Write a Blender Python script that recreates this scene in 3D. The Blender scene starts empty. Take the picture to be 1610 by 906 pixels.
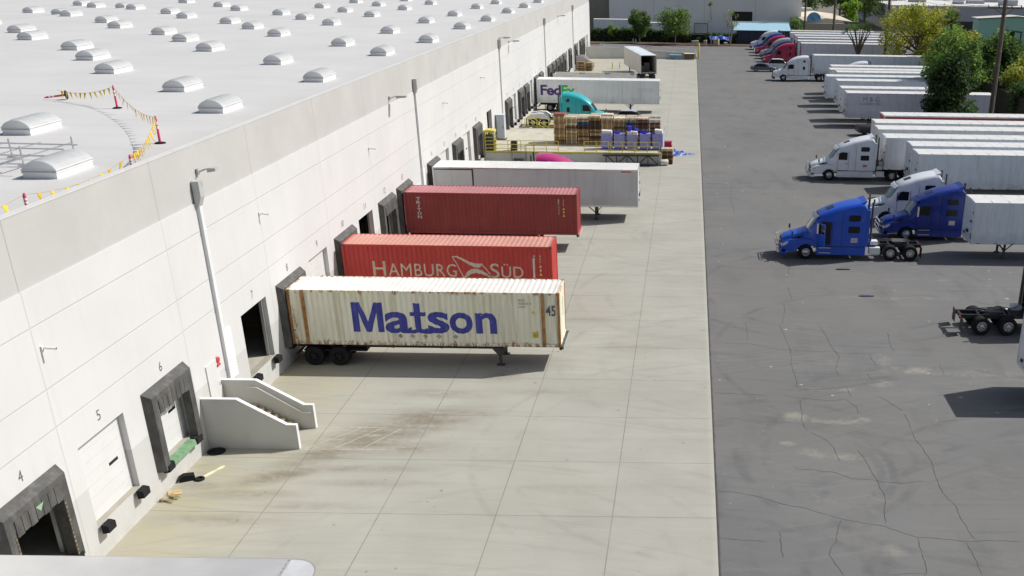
import bpy, bmesh, math, random
from math import pi, sin, cos, radians
from mathutils import Vector, Matrix
random.seed(7)
scene = bpy.context.scene
COL = scene.collection

# ------------------------------------------------------------------ mesh helper
class MB:
    def __init__(s):
        s.v = []; s.f = []; s.m = []
    def add(s, vs, fs, m=0):
        o = len(s.v)
        s.v += [tuple(p) for p in vs]
        s.f += [tuple(i + o for i in f) for f in fs]
        s.m += [m] * len(fs)
    def quad(s, a, b, c, d, m=0):
        s.add([a, b, c, d], [(0, 1, 2, 3)], m)
    def box(s, x0, x1, y0, y1, z0, z1, m=0):
        vs = [(x, y, z) for z in (z0, z1) for y in (y0, y1) for x in (x0, x1)]
        s.add(vs, [(0, 2, 3, 1), (4, 5, 7, 6), (0, 1, 5, 4), (2, 6, 7, 3), (0, 4, 6, 2), (1, 3, 7, 5)], m)
    def prism(s, poly, axis, a, b, m=0):
        """extrude a 2-D polygon along axis 'x','y' or 'z' from a to b"""
        n = len(poly)
        def P(p, t):
            if axis == 'y': return (p[0], t, p[1])
            if axis == 'x': return (t, p[0], p[1])
            return (p[0], p[1], t)
        vs = [P(p, a) for p in poly] + [P(p, b) for p in poly]
        fs = [tuple(range(n)), tuple(range(2 * n - 1, n - 1, -1))]
        fs += [(i, i + n, (i + 1) % n + n, (i + 1) % n) for i in range(n)]
        s.add(vs, fs, m)
    def tube(s, pts, r, n=6, m=0, caps=True):
        pts = [Vector(p) for p in pts]
        rs = r if isinstance(r, (list, tuple)) else [r] * len(pts)
        rings = []
        up = None
        for i, p in enumerate(pts):
            d = (pts[min(i + 1, len(pts) - 1)] - pts[max(i - 1, 0)])
            d = d.normalized() if d.length > 1e-9 else Vector((0, 0, 1))
            if up is None:
                up = Vector((0, 0, 1)) if abs(d.z) < .9 else Vector((1, 0, 0))
            a = d.cross(up)
            if a.length < 1e-6: a = d.cross(Vector((0, 1, 0)))
            a.normalize(); b = a.cross(d).normalized(); up = b
            rings.append([p + (a * cos(2 * pi * k / n) + b * sin(2 * pi * k / n)) * rs[i] for k in range(n)])
        vs = [q for ring in rings for q in ring]
        fs = [(i * n + k, i * n + (k + 1) % n, (i + 1) * n + (k + 1) % n, (i + 1) * n + k) for i in range(len(pts) - 1) for k in range(n)]
        if caps:
            fs += [tuple(range(n - 1, -1, -1)), tuple((len(pts) - 1) * n + k for k in range(n))]
        s.add(vs, fs, m)
    def bar(s, a, b, w, h, m=0):
        """rectangular bar from a to b, w across, h up"""
        a = Vector(a); b = Vector(b); d = (b - a).normalized()
        up = Vector((0, 0, 1)) if abs(d.z) < .95 else Vector((1, 0, 0))
        u = d.cross(up).normalized(); v = u.cross(d)
        vs = [p + u * sx * w / 2 + v * sz * h / 2 for p in (a, b) for sx, sz in ((-1, -1), (1, -1), (1, 1), (-1, 1))]
        s.add(vs, [(3, 2, 1, 0), (4, 5, 6, 7)] + [(i, (i + 1) % 4, (i + 1) % 4 + 4, i + 4) for i in range(4)], m)
    def lathe(s, prof, n=20, m=0, axis='y', c=(0, 0, 0)):
        """profile of (radius, t) turned about an axis"""
        vs = []
        for r, t in prof:
            for k in range(n):
                a = 2 * pi * k / n
                if axis == 'y': q = (r * cos(a), t, r * sin(a))
                elif axis == 'z': q = (r * cos(a), r * sin(a), t)
                else: q = (t, r * cos(a), r * sin(a))
                vs.append((q[0] + c[0], q[1] + c[1], q[2] + c[2]))
        fs = [(i * n + k, i * n + (k + 1) % n, (i + 1) * n + (k + 1) % n, (i + 1) * n + k) for i in range(len(prof) - 1) for k in range(n)]
        s.add(vs, fs, m)
    def loft(s, secs, m=0, cap0=True, cap1=True, closed=True):
        n = len(secs[0])
        vs = [p for sec in secs for p in sec]
        fs = []
        for i in range(len(secs) - 1):
            for k in range(n if closed else n - 1):
                fs.append((i * n + k, i * n + (k + 1) % n, (i + 1) * n + (k + 1) % n, (i + 1) * n + k))
        if cap0: fs.append(tuple(range(n)))
        if cap1: fs.append(tuple((len(secs) - 1) * n + k for k in range(n - 1, -1, -1)))
        s.add(vs, fs, m)
    def mesh(s, name, mats, smooth=None):
        me = bpy.data.meshes.new(name)
        me.from_pydata(s.v, [], s.f)
        mats = mats if isinstance(mats, (list, tuple)) else [mats]
        for mt in mats: me.materials.append(mt)
        if len(mats) > 1: me.polygons.foreach_set('material_index', s.m)
        bm = bmesh.new(); bm.from_mesh(me); bmesh.ops.recalc_face_normals(bm, faces=bm.faces); bm.to_mesh(me); bm.free()
        if smooth is not None:
            me.polygons.foreach_set('use_smooth', [True] * len(me.polygons))
            me.set_sharp_from_angle(angle=radians(smooth))
        me.update()
        return me
    def obj(s, name, mats, parent=None, smooth=None):
        o = bpy.data.objects.new(name, s.mesh(name, mats, smooth))
        COL.objects.link(o)
        if parent: o.parent = parent
        return o

def tag(o, label=None, cat=None, group=None, kind=None):
    if label: o['label'] = label
    if cat: o['category'] = cat
    if group: o['group'] = group
    if kind: o['kind'] = kind
    return o
def thing(name, label, cat, loc=(0, 0, 0), rz=0, group=None):
    o = bpy.data.objects.new(name, None); COL.objects.link(o)
    o.empty_display_size = .3; o.location = loc; o.rotation_euler = (0, 0, rz)
    return tag(o, label, cat, group)
def place(me, name, parent=None, loc=(0, 0, 0), rz=0):
    o = bpy.data.objects.new(name, me); COL.objects.link(o)
    o.location = loc; o.rotation_euler = (0, 0, rz)
    if parent: o.parent = parent
    return o
def copy_tree(o, parent=None):
    c = o.copy(); COL.objects.link(c); c.parent = parent
    for ch in list(o.children): copy_tree(ch, c)
    return c

# ------------------------------------------------------------------ materials
class NT:
    def __init__(s, name):
        s.mat = bpy.data.materials.new(name); s.mat.use_nodes = True
        s.t = s.mat.node_tree; s.b = s.t.nodes['Principled BSDF']
        s.co = s.t.nodes.new('ShaderNodeTexCoord').outputs['Object']
    def _in(s, sock, v):
        if isinstance(v, bpy.types.NodeSocket): s.t.links.new(v, sock)
        elif v is not None:
            if hasattr(sock.default_value, '__len__') and not hasattr(v, '__len__'): v = (v,) * len(sock.default_value)
            if hasattr(v, '__len__') and len(sock.default_value) == 4 and len(v) == 3: v = (*v, 1)
            sock.default_value = v
    def math(s, op, a, b=None, c=None, clamp=False):
        n = s.t.nodes.new('ShaderNodeMath'); n.operation = op; n.use_clamp = clamp
        for i, v in enumerate((a, b, c)):
            if v is not None: s._in(n.inputs[i], v)
        return n.outputs[0]
    def map(s, v, a, b, c=0., d=1., smooth=False):
        n = s.t.nodes.new('ShaderNodeMapRange'); n.clamp = True
        if smooth: n.interpolation_type = 'SMOOTHSTEP'
        for i, q in enumerate((v, a, b, c, d)): s._in(n.inputs[i], q)
        return n.outputs[0]
    def noise(s, scale=1., vec=None, detail=4., rough=.55, sc=None, off=None):
        v = vec if vec is not None else s.co
        if sc or off:
            mp = s.t.nodes.new('ShaderNodeMapping'); s.t.links.new(v, mp.inputs[0])
            if sc: mp.inputs['Scale'].default_value = sc
            if off: mp.inputs['Location'].default_value = off
            v = mp.outputs[0]
        n = s.t.nodes.new('ShaderNodeTexNoise'); s.t.links.new(v, n.inputs['Vector'])
        n.inputs['Scale'].default_value = scale; n.inputs['Detail'].default_value = detail; n.inputs['Roughness'].default_value = rough
        return n.outputs['Fac']
    def mix(s, f, a, b, mode='MIX'):
        n = s.t.nodes.new('ShaderNodeMix'); n.data_type = 'RGBA'; n.blend_type = mode
        s._in(n.inputs[0], f); s._in(n.inputs[6], a); s._in(n.inputs[7], b)
        return n.outputs[2]
    def xyz(s, vec=None):
        n = s.t.nodes.new('ShaderNodeSeparateXYZ'); s.t.links.new(vec if vec is not None else s.co, n.inputs[0])
        return n.outputs
    def bump(s, h, strength=.3, dist=.02):
        n = s.t.nodes.new('ShaderNodeBump'); n.inputs['Strength'].default_value = strength; n.inputs['Distance'].default_value = dist
        s.t.links.new(h, n.inputs['Height']); s.t.links.new(n.outputs[0], s.b.inputs['Normal'])
    def line(s, v, period, off, w):
        """1 on lines v = off + k*period, w wide"""
        a = s.math('SUBTRACT', v, off - period / 2); a = s.math('FLOORED_MODULO', a, period)
        a = s.math('ABSOLUTE', s.math('SUBTRACT', a, period / 2))
        return s.map(a, w * .35, w * .65, 1., 0.)
    def ell(s, x, y, cx, cy, rx, ry, soft=1.):
        a = s.math('DIVIDE', s.math('SUBTRACT', x, cx), rx); b = s.math('DIVIDE', s.math('SUBTRACT', y, cy), ry)
        d = s.math('SQRT', s.math('ADD', s.math('MULTIPLY', a, a), s.math('MULTIPLY', b, b)))
        return s.map(d, 1 - soft, 1., 1., 0., True)
    def ellr(s, x, y, cx, cy, rx, ry, ang, soft=1.):
        a = s.math('SUBTRACT', x, cx); b = s.math('SUBTRACT', y, cy)
        u = s.math('ADD', s.math('MULTIPLY', a, cos(ang)), s.math('MULTIPLY', b, sin(ang))); v = s.math('SUBTRACT', s.math('MULTIPLY', b, cos(ang)), s.math('MULTIPLY', a, sin(ang)))
        return s.ell(u, v, 0., 0., rx, ry, soft)
    def ring(s, x, y, cx, cy, r, w):
        a = s.math('SUBTRACT', x, cx); b = s.math('SUBTRACT', y, cy)
        d = s.math('SQRT', s.math('ADD', s.math('MULTIPLY', a, a), s.math('MULTIPLY', b, b)))
        return s.map(s.math('ABSOLUTE', s.math('SUBTRACT', d, r)), w * .3, w, 1., 0., True)
    def out(s, color, rough=.6, metal=0., spec=.5, coat=0.):
        s._in(s.b.inputs['Base Color'], color); s._in(s.b.inputs['Roughness'], rough)
        s._in(s.b.inputs['Metallic'], metal); s._in(s.b.inputs['Specular IOR Level'], spec)
        if coat: s.b.inputs['Coat Weight'].default_value = coat; s.b.inputs['Coat Roughness'].default_value = .1
        return s.mat
def sc(c, k): return tuple(min(1, x * k) for x in c)
def M(name, col, rough=.6, metal=0., var=.1, vs=1.5, vsc=None, dirt=None, dirt_amt=.5, dirt_s=(1, 1, 1), spec=.5, coat=0., bump=0., bs=30., rnd=0.):
    n = NT(name)
    c = n.mix(n.map(n.noise(vs, sc=vsc), .3, .7), sc(col, 1 - var), sc(col, 1 + var))
    if dirt:
        m = n.map(n.noise(1., detail=7, rough=.65, sc=dirt_s, off=(3, 7, 1)), .5, .72, 0, dirt_amt)
        c = n.mix(m, c, dirt)
    if rnd:
        oi = n.t.nodes.new('ShaderNodeObjectInfo')
        k = n.map(oi.outputs['Random'], 0, 1, 1 - rnd, 1 + rnd * .6)
        g = n.t.nodes.new('ShaderNodeCombineColor')
        for i in range(3): n.t.links.new(k, g.inputs[i])
        c = n.mix(1., c, g.outputs[0], 'MULTIPLY')
    if bump: n.bump(n.noise(bs), bump, .02)
    return n.out(c, rough, metal, spec, coat)

ORD = ['first', 'second', 'third', 'fourth', 'fifth', 'sixth', 'seventh', 'eighth', 'ninth', 'tenth', 'eleventh', 'twelfth', 'thirteenth',
       'fourteenth', 'fifteenth', 'sixteenth', 'seventeenth', 'eighteenth', 'nineteenth', 'twentieth', 'twenty-first']

white_metal = M('white_metal', (.74, .74, .73), .5, var=.04, dirt=(.42, .38, .33), dirt_amt=.25, dirt_s=(1.2, 1.2, .3))
def TM(name, col, rough=.42, seam=.14, per=1.22):
    n = NT(name); x, y, z = n.xyz()
    c = n.mix(n.map(n.noise(.5, detail=5), .3, .7), sc(col, .93), sc(col, 1.06))
    wn = n.t.nodes.new('ShaderNodeTexWhiteNoise'); wn.noise_dimensions = '1D'; n._in(wn.inputs['W'], n.math('FLOOR', n.math('DIVIDE', x, per)))
    c = n.mix(n.map(wn.outputs['Value'], 0, 1, 0, .1), c, sc(col, .7))
    c = n.mix(n.math('MULTIPLY', n.line(x, per, 0., .05), seam), c, (.12, .12, .13))
    st = n.map(n.noise(1., detail=7, rough=.68, sc=(2.2, 2.2, .22), off=(3, 7, 1)), .5, .74, 0, .35)
    c = n.mix(st, c, (.34, .31, .27))
    spray = n.math('MULTIPLY', n.map(z, 2.1, 1.2, 0, 1), n.map(n.noise(1.4, detail=6, rough=.65, sc=(.8, .8, 1.5)), .35, .65, .05, .5))
    c = n.mix(spray, c, (.28, .26, .23))
    return n.out(c, rough)
trailer_white = TM('trailer_white', (.84, .85, .86)); trailer_grey = TM('trailer_grey', (.62, .63, .64), .45, .05); trailer_blue = TM('trailer_pale_blue', (.78, .84, .9)); trailer_lilac = TM('trailer_pale_lilac', (.69, .69, .77), .5, .2)
trailer_roof = M('trailer_roof', (.7, .7, .68), .5, var=.05, vs=.8, dirt=(.44, .42, .38), dirt_amt=.35, dirt_s=(.5, 1.2, 1))
alu = M('aluminium', (.62, .63, .65), .32, metal=.85, var=.08)
chrome = M('chrome', (.78, .79, .8), .12, metal=1., var=.04)
black_steel = M('black_steel', (.025, .026, .028), .55, var=.3)
dark_grey = M('dark_grey_steel', (.07, .072, .075), .6, var=.25)
rubber = M('tyre_rubber', (.018, .018, .019), .9, var=.25, vs=6, spec=.2)
glass = M('dark_glass', (.012, .014, .016), .12, var=.1, spec=.3)
pale_glass = M('sunlit_glass', (.16, .19, .19), .07, var=.3, vs=.8, spec=.8, coat=.5)
light_lens = M('clear_lens', (.7, .7, .68), .15, var=.05, coat=.4)
amber = M('amber_lens', (.8, .22, .03), .25, var=.05)
red_lens = M('red_lens', (.6, .03, .02), .25, var=.05)
yellow_paint = M('yellow_paint', (.6, .52, .07), .5, var=.12, dirt=(.3, .2, .08), dirt_amt=.4)
red_paint = M('red_kerb_paint', (.42, .07, .06), .7, var=.2, vs=3)
wood = M('pallet_wood', (.66, .45, .22), .85, var=.3, vs=5, rnd=.45)
wood_pale = M('pallet_wood_pale', (.85, .72, .5), .85, var=.25, vs=5, rnd=.3)
wood_blue = M('pallet_blue_paint', (.06, .13, .33), .8, var=.3, vs=5)
wood_dark = M('pallet_wood_dark', (.13, .09, .055), .85, var=.35, vs=5, rnd=.3)
wood_red = M('pallet_red_paint', (.36, .12, .1), .8, var=.3, vs=5)
shelter_fabric = M('dock_shelter_fabric', (.07, .069, .067), .75, var=.25, vs=2.2, dirt=(.2, .19, .18), dirt_amt=.55, dirt_s=(2, 2, .6), bump=.4, bs=5)
door_white = M('dock_door_white', (.66, .66, .66), .45, var=.03)
blackout = M('interior_shade', (.03, .03, .03), .9, var=.2)  # near-black colour stands in for the shade inside openings
number_paint = M('number_paint', (.11, .11, .115), .7, var=.1)
concrete_plain = M('grey_concrete', (.4, .39, .36), .85, var=.1, vs=1.2, dirt=(.22, .2, .18), dirt_amt=.4, dirt_s=(.5, .5, .5), bump=.1)
concrete_warm = M('dock_floor_concrete', (.47, .45, .38), .85, var=.12, vs=1.2, dirt=(.26, .23, .17), dirt_amt=.5)
grey_wall = M('painted_grey_wall', (.56, .565, .53), .7, var=.05, vs=.7, dirt=(.3, .29, .26), dirt_amt=.3, dirt_s=(.5, .5, .3))
pipe_white = M('downspout_paint', (.72, .73, .735), .5, var=.05)
lamp_grey = M('lamp_housing', (.48, .49, .48), .5, var=.08)

def foliage(name, cols):
    out = []
    for i, c in enumerate(cols):
        n = NT(f'{name}_{i}')
        cc = n.mix(n.map(n.noise(1.2), .3, .7), sc(c, .7), sc(c, 1.3))
        m = n.out(cc, .65, spec=.25)
        tr = n.t.nodes.new('ShaderNodeBsdfTranslucent'); n._in(tr.inputs['Color'], n.mix(.5, cc, (c[0] * 1.6, c[1] * 1.6, c[2])))
        mx = n.t.nodes.new('ShaderNodeMixShader'); mx.inputs[0].default_value = .38
        n.t.links.new(n.b.outputs[0], mx.inputs[1]); n.t.links.new(tr.outputs[0], mx.inputs[2])
        n.t.links.new(mx.outputs[0], n.t.nodes['Material Output'].inputs[0])
        out.append(m)
    return out
bark = M('bark', (.13, .1, .075), .9, var=.3, vs=6, bump=.4, bs=12)
bark_pale = M('pale_bark', (.33, .29, .23), .9, var=.25, vs=6, bump=.3, bs=12)

# ------------------------------------------------------------------ world, sun, camera
SUN = Vector((.95, .37, 1.0)).normalized()
w = bpy.data.worlds.new('World'); scene.world = w; w.use_nodes = True
sky = w.node_tree.nodes.new('ShaderNodeTexSky'); sky.sky_type = 'NISHITA'; sky.sun_disc = False; sky.dust_density = 3.; sky.air_density = 1.
sky.sun_elevation = math.asin(SUN.z); sky.sun_rotation = math.atan2(SUN.x, SUN.y)
bg = w.node_tree.nodes['Background']; bg.inputs['Strength'].default_value = .082
w.node_tree.links.new(sky.outputs[0], bg.inputs['Color'])
sl = bpy.data.lights.new('sun', 'SUN'); sl.energy = 4.6; sl.angle = radians(.53); sl.color = (1, .98, .94)
so = bpy.data.objects.new('sun', sl); COL.objects.link(so); so.location = (60, 40, 80)
so.rotation_euler = (-SUN).to_track_quat('-Z', 'Y').to_euler()

cam = bpy.data.cameras.new('camera'); co = bpy.data.objects.new('camera', cam); COL.objects.link(co); scene.camera = co
F, PX, PY, PITCH, YAW, ROLL, CX, CZ = 1609.2414, 1088.3041, 647.1614, 0.424, 0.0073, -0.0167, 20.5028, 19.9276
cam.sensor_width = 36; cam.sensor_fit = 'HORIZONTAL'; cam.lens = F / 1610 * 36
cam.shift_x = -(PX - 805) / 1610; cam.shift_y = (PY - 453) / 1610
cam.clip_start = .1; cam.clip_end = 3000
fwd = Vector((sin(YAW) * cos(PITCH), cos(YAW) * cos(PITCH), -sin(PITCH))); rt = Vector((cos(YAW), -sin(YAW), 0)); dn = fwd.cross(rt)
r2 = cos(ROLL) * rt + sin(ROLL) * dn; d2 = -sin(ROLL) * rt + cos(ROLL) * dn
co.matrix_world = Matrix.Translation((CX, 0, CZ)) @ Matrix((r2, -d2, -fwd)).transposed().to_4x4()

vs_ = scene.view_settings; scene.display_settings.display_device = 'sRGB'
vs_.view_transform = 'Standard'; vs_.look = 'None'; vs_.gamma = 1; vs_.use_curve_mapping = False
vs_.exposure = -.09
scene.cycles.use_denoising = True
scene.cycles.max_bounces = 6

# ------------------------------------------------------------------ text
def text_shape(body, x0, x1, z0, z1, bold=0., res=6, spacing=1.0):
    """flat letters filling the box x0..x1, z0..z1: list of verts (x,z), faces"""
    cu = bpy.data.curves.new('lettering', 'FONT'); cu.body = body; cu.size = 1; cu.resolution_u = res
    cu.offset = bold; cu.space_character = spacing; cu.fill_mode = 'FRONT'
    ob = bpy.data.objects.new('lettering', cu); COL.objects.link(ob)
    me = bpy.data.meshes.new_from_object(ob.evaluated_get(bpy.context.evaluated_depsgraph_get()))
    bpy.data.objects.remove(ob); bpy.data.curves.remove(cu)
    vs = [(v.co.x, v.co.y) for v in me.vertices]; fs = [tuple(p.vertices) for p in me.polygons]
    bpy.data.meshes.remove(me)
    ax = min(v[0] for v in vs); bx = max(v[0] for v in vs); az = min(v[1] for v in vs); bz = max(v[1] for v in vs)
    return [(x0 + (x - ax) / (bx - ax) * (x1 - x0), z0 + (z - az) / (bz - az) * (z1 - z0)) for x, z in vs], fs
def text_on_side(mb, body, x0, x1, z0, z1, y, m=0, **k):
    vs, fs = text_shape(body, x0, x1, z0, z1, **k)
    mb.add([(x, y, z) for x, z in vs], fs, m)
def text_on_wall(mb, body, y0, y1, z0, z1, x, m=0, **k):
    vs, fs = text_shape(body, y0, y1, z0, z1, **k)
    mb.add([(x, y, z) for y, z in vs], fs, m)

# ------------------------------------------------------------------ setting: ground
def ground_mat():
    n = NT('dry_ground')
    c = n.mix(n.map(n.noise(.08, detail=6), .35, .65), (.2, .185, .15), (.12, .12, .075))
    c = n.mix(n.map(n.noise(1.5, detail=5), .4, .7), c, (.16, .15, .125))
    return n.out(c, .95)
mb = MB(); mb.quad((-1500, -300, 0), (1500, -300, 0), (1500, 2500, 0), (-1500, 2500, 0))
tag(mb.obj('ground', ground_mat()), kind='structure')

def asphalt_mat():
    n = NT('old_asphalt'); x, y, z = n.xyz()
    c = n.mix(n.map(n.noise(.12, detail=6, rough=.6), .32, .68), (.147, .149, .15), (.19, .188, .182))
    c = n.mix(n.map(n.noise(.5, detail=8, rough=.7, sc=(.35, 1.6, 1)), .5, .75, 0, .4), c, (.2, .195, .178))
    c = n.mix(n.map(n.noise(.35, detail=5, sc=(1.5, .6, 1), off=(9, 4, 0)), .52, .72, 0, .45), c, (.085, .087, .09))
    c = n.mix(n.map(n.noise(28, detail=2), .3, .7, 0, .3), c, (.07, .07, .07))
    # right-hand strip of newer brownish sealing
    c = n.mix(n.map(n.noise(.05, detail=3, off=(2, 2, 0)), .45, .6, 0, .35), c, (.165, .155, .138))
    # worn pale patches
    wob = n.noise(.9, detail=6, rough=.7)
    pale = None
    for cx, cy, rx, ry, k in ((25.7, 43.6, .7, .8, 1.), (27.4, 43.3, 1.9, .45, .9), (28.6, 43.5, .7, .6, 1.), (31., 51.2, .6, 1.2, .8), (32.2, 49.8, 2., .8, .85),
                              (35.5, 49.4, 3., .6, .6), (30.5, 47.9, .8, .6, .7), (27.2, 47., .9, .3, .6), (28.6, 47., .6, .3, .6), (28., 50.7, .9, .4, .6), (25.1, 40.8, .5, .35, .9),
                              (26., 39.9, .9, .7, .65), (27.9, 39.6, 1.4, .5, .75), (26.1, 36., 1., .8, .5), (28., 35.9, 1., .6, .5), (28., 32.1, 1., .7, .5), (34, 62, 5, .5, .5), (36, 66, 4, .5, .4), (31, 74, 5, 1.2, .3), (24, 39, .5, .2, .6)):
        e = n.math('MULTIPLY', n.ell(x, y, cx, cy, rx * 1.25, ry * 1.25, .8), k)
        pale = e if pale is None else n.math('MAXIMUM', pale, e)
    pale = n.map(n.math('MULTIPLY', pale, n.map(wob, .38, .62)), .1, .8, 0, .5)
    c = n.mix(pale, c, (.38, .36, .28))
    # tyre marks
    arc = None
    for cx, cy, r, w_ in ((24.2, 38.5, 4.6, .28), (24.2, 38.5, 5.1, .28), (24.6, 39.5, 5.9, .3), (33, 40, 9, .35), (33, 40, 10.2, .35), (30, 64, 8.5, .25), (30, 64, 10.3, .25), (27, 80, 12, .3), (33, 52, 11, .25), (22, 110, 14, .4), (22, 110, 16, .4), (26, 150, 11, .4), (40, 30, 13, .3), (40, 30, 15.2, .25)):
        e = n.ring(x, y, cx, cy, r, w_)
        arc = e if arc is None else n.math('MAXIMUM', arc, e)
    arc = n.math('MULTIPLY', arc, n.map(n.noise(.5, detail=5, rough=.65), .44, .68, 0, .4))
    c = n.mix(arc, c, (.06, .06, .062))
    # pale straight drag marks
    dr = n.map(n.noise(1., detail=3, rough=.5, sc=(.12, 2.2, 1), off=(1, 5, 0)), .6, .74, 0, .22)
    c = n.mix(dr, c, (.22, .215, .2))
    for q, (rot, of, col) in enumerate(((.12, 3., (.2, .198, .19)), (-.3, 11., (.085, .087, .09)), (.75, 17., (.21, .206, .195)), (1.35, 23., (.09, .09, .092)))):
        xr = n.math('ADD', n.math('MULTIPLY', x, cos(rot)), n.math('MULTIPLY', y, sin(rot))); yr = n.math('SUBTRACT', n.math('MULTIPLY', y, cos(rot)), n.math('MULTIPLY', x, sin(rot)))
        yr = n.math('ADD', yr, n.math('MULTIPLY', n.math('MULTIPLY', xr, xr), (.01, -.008, .006, .012)[q]))
        cbv = n.t.nodes.new('ShaderNodeCombineXYZ'); n.t.links.new(xr, cbv.inputs[0]); n.t.links.new(yr, cbv.inputs[1]); cbv.inputs[2].default_value = of
        skid = n.map(n.noise(1., vec=cbv.outputs[0], detail=6, rough=.65, sc=(.1, 2.2, 1)), .53, .7, 0, .5)
        c = n.mix(n.math('MULTIPLY', skid, n.map(n.noise(.11, detail=3, off=(of, 0, 0)), .42, .6)), c, col)
    c = n.mix(n.map(n.noise(3.5, detail=8, rough=.8, off=(4, 4, 0)), .55, .75, 0, .35), c, (.2, .2, .195))
    dots = n.map(n.noise(2.2, detail=1, rough=.2, off=(8, 8, 0)), .79, .8, 0, .7)
    c = n.mix(dots, c, (.4, .39, .37))
    gap = n.math('MULTIPLY', n.map(n.math('ADD', x, n.math('MULTIPLY', n.noise(1.5, detail=4), .12)), 21.85, 21.93, 1, 0), n.map(y, 214, 216, 1, 0))
    c = n.mix(n.math('MULTIPLY', gap, .85), c, (.03, .03, .028))
    n.bump(n.noise(45, detail=3), .25, .01)
    return n.out(c, .85)
mb = MB(); mb.quad((21.75, -20, .004), (62.5, -20, .004), (62.5, 246, .004), (21.75, 246, .004)); mb.quad((-4, 215.4, .004), (21.75, 215.4, .004), (21.75, 246, .004), (-4, 246, .004))
tag(mb.obj('asphalt_lot', asphalt_mat()), kind='structure')

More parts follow.
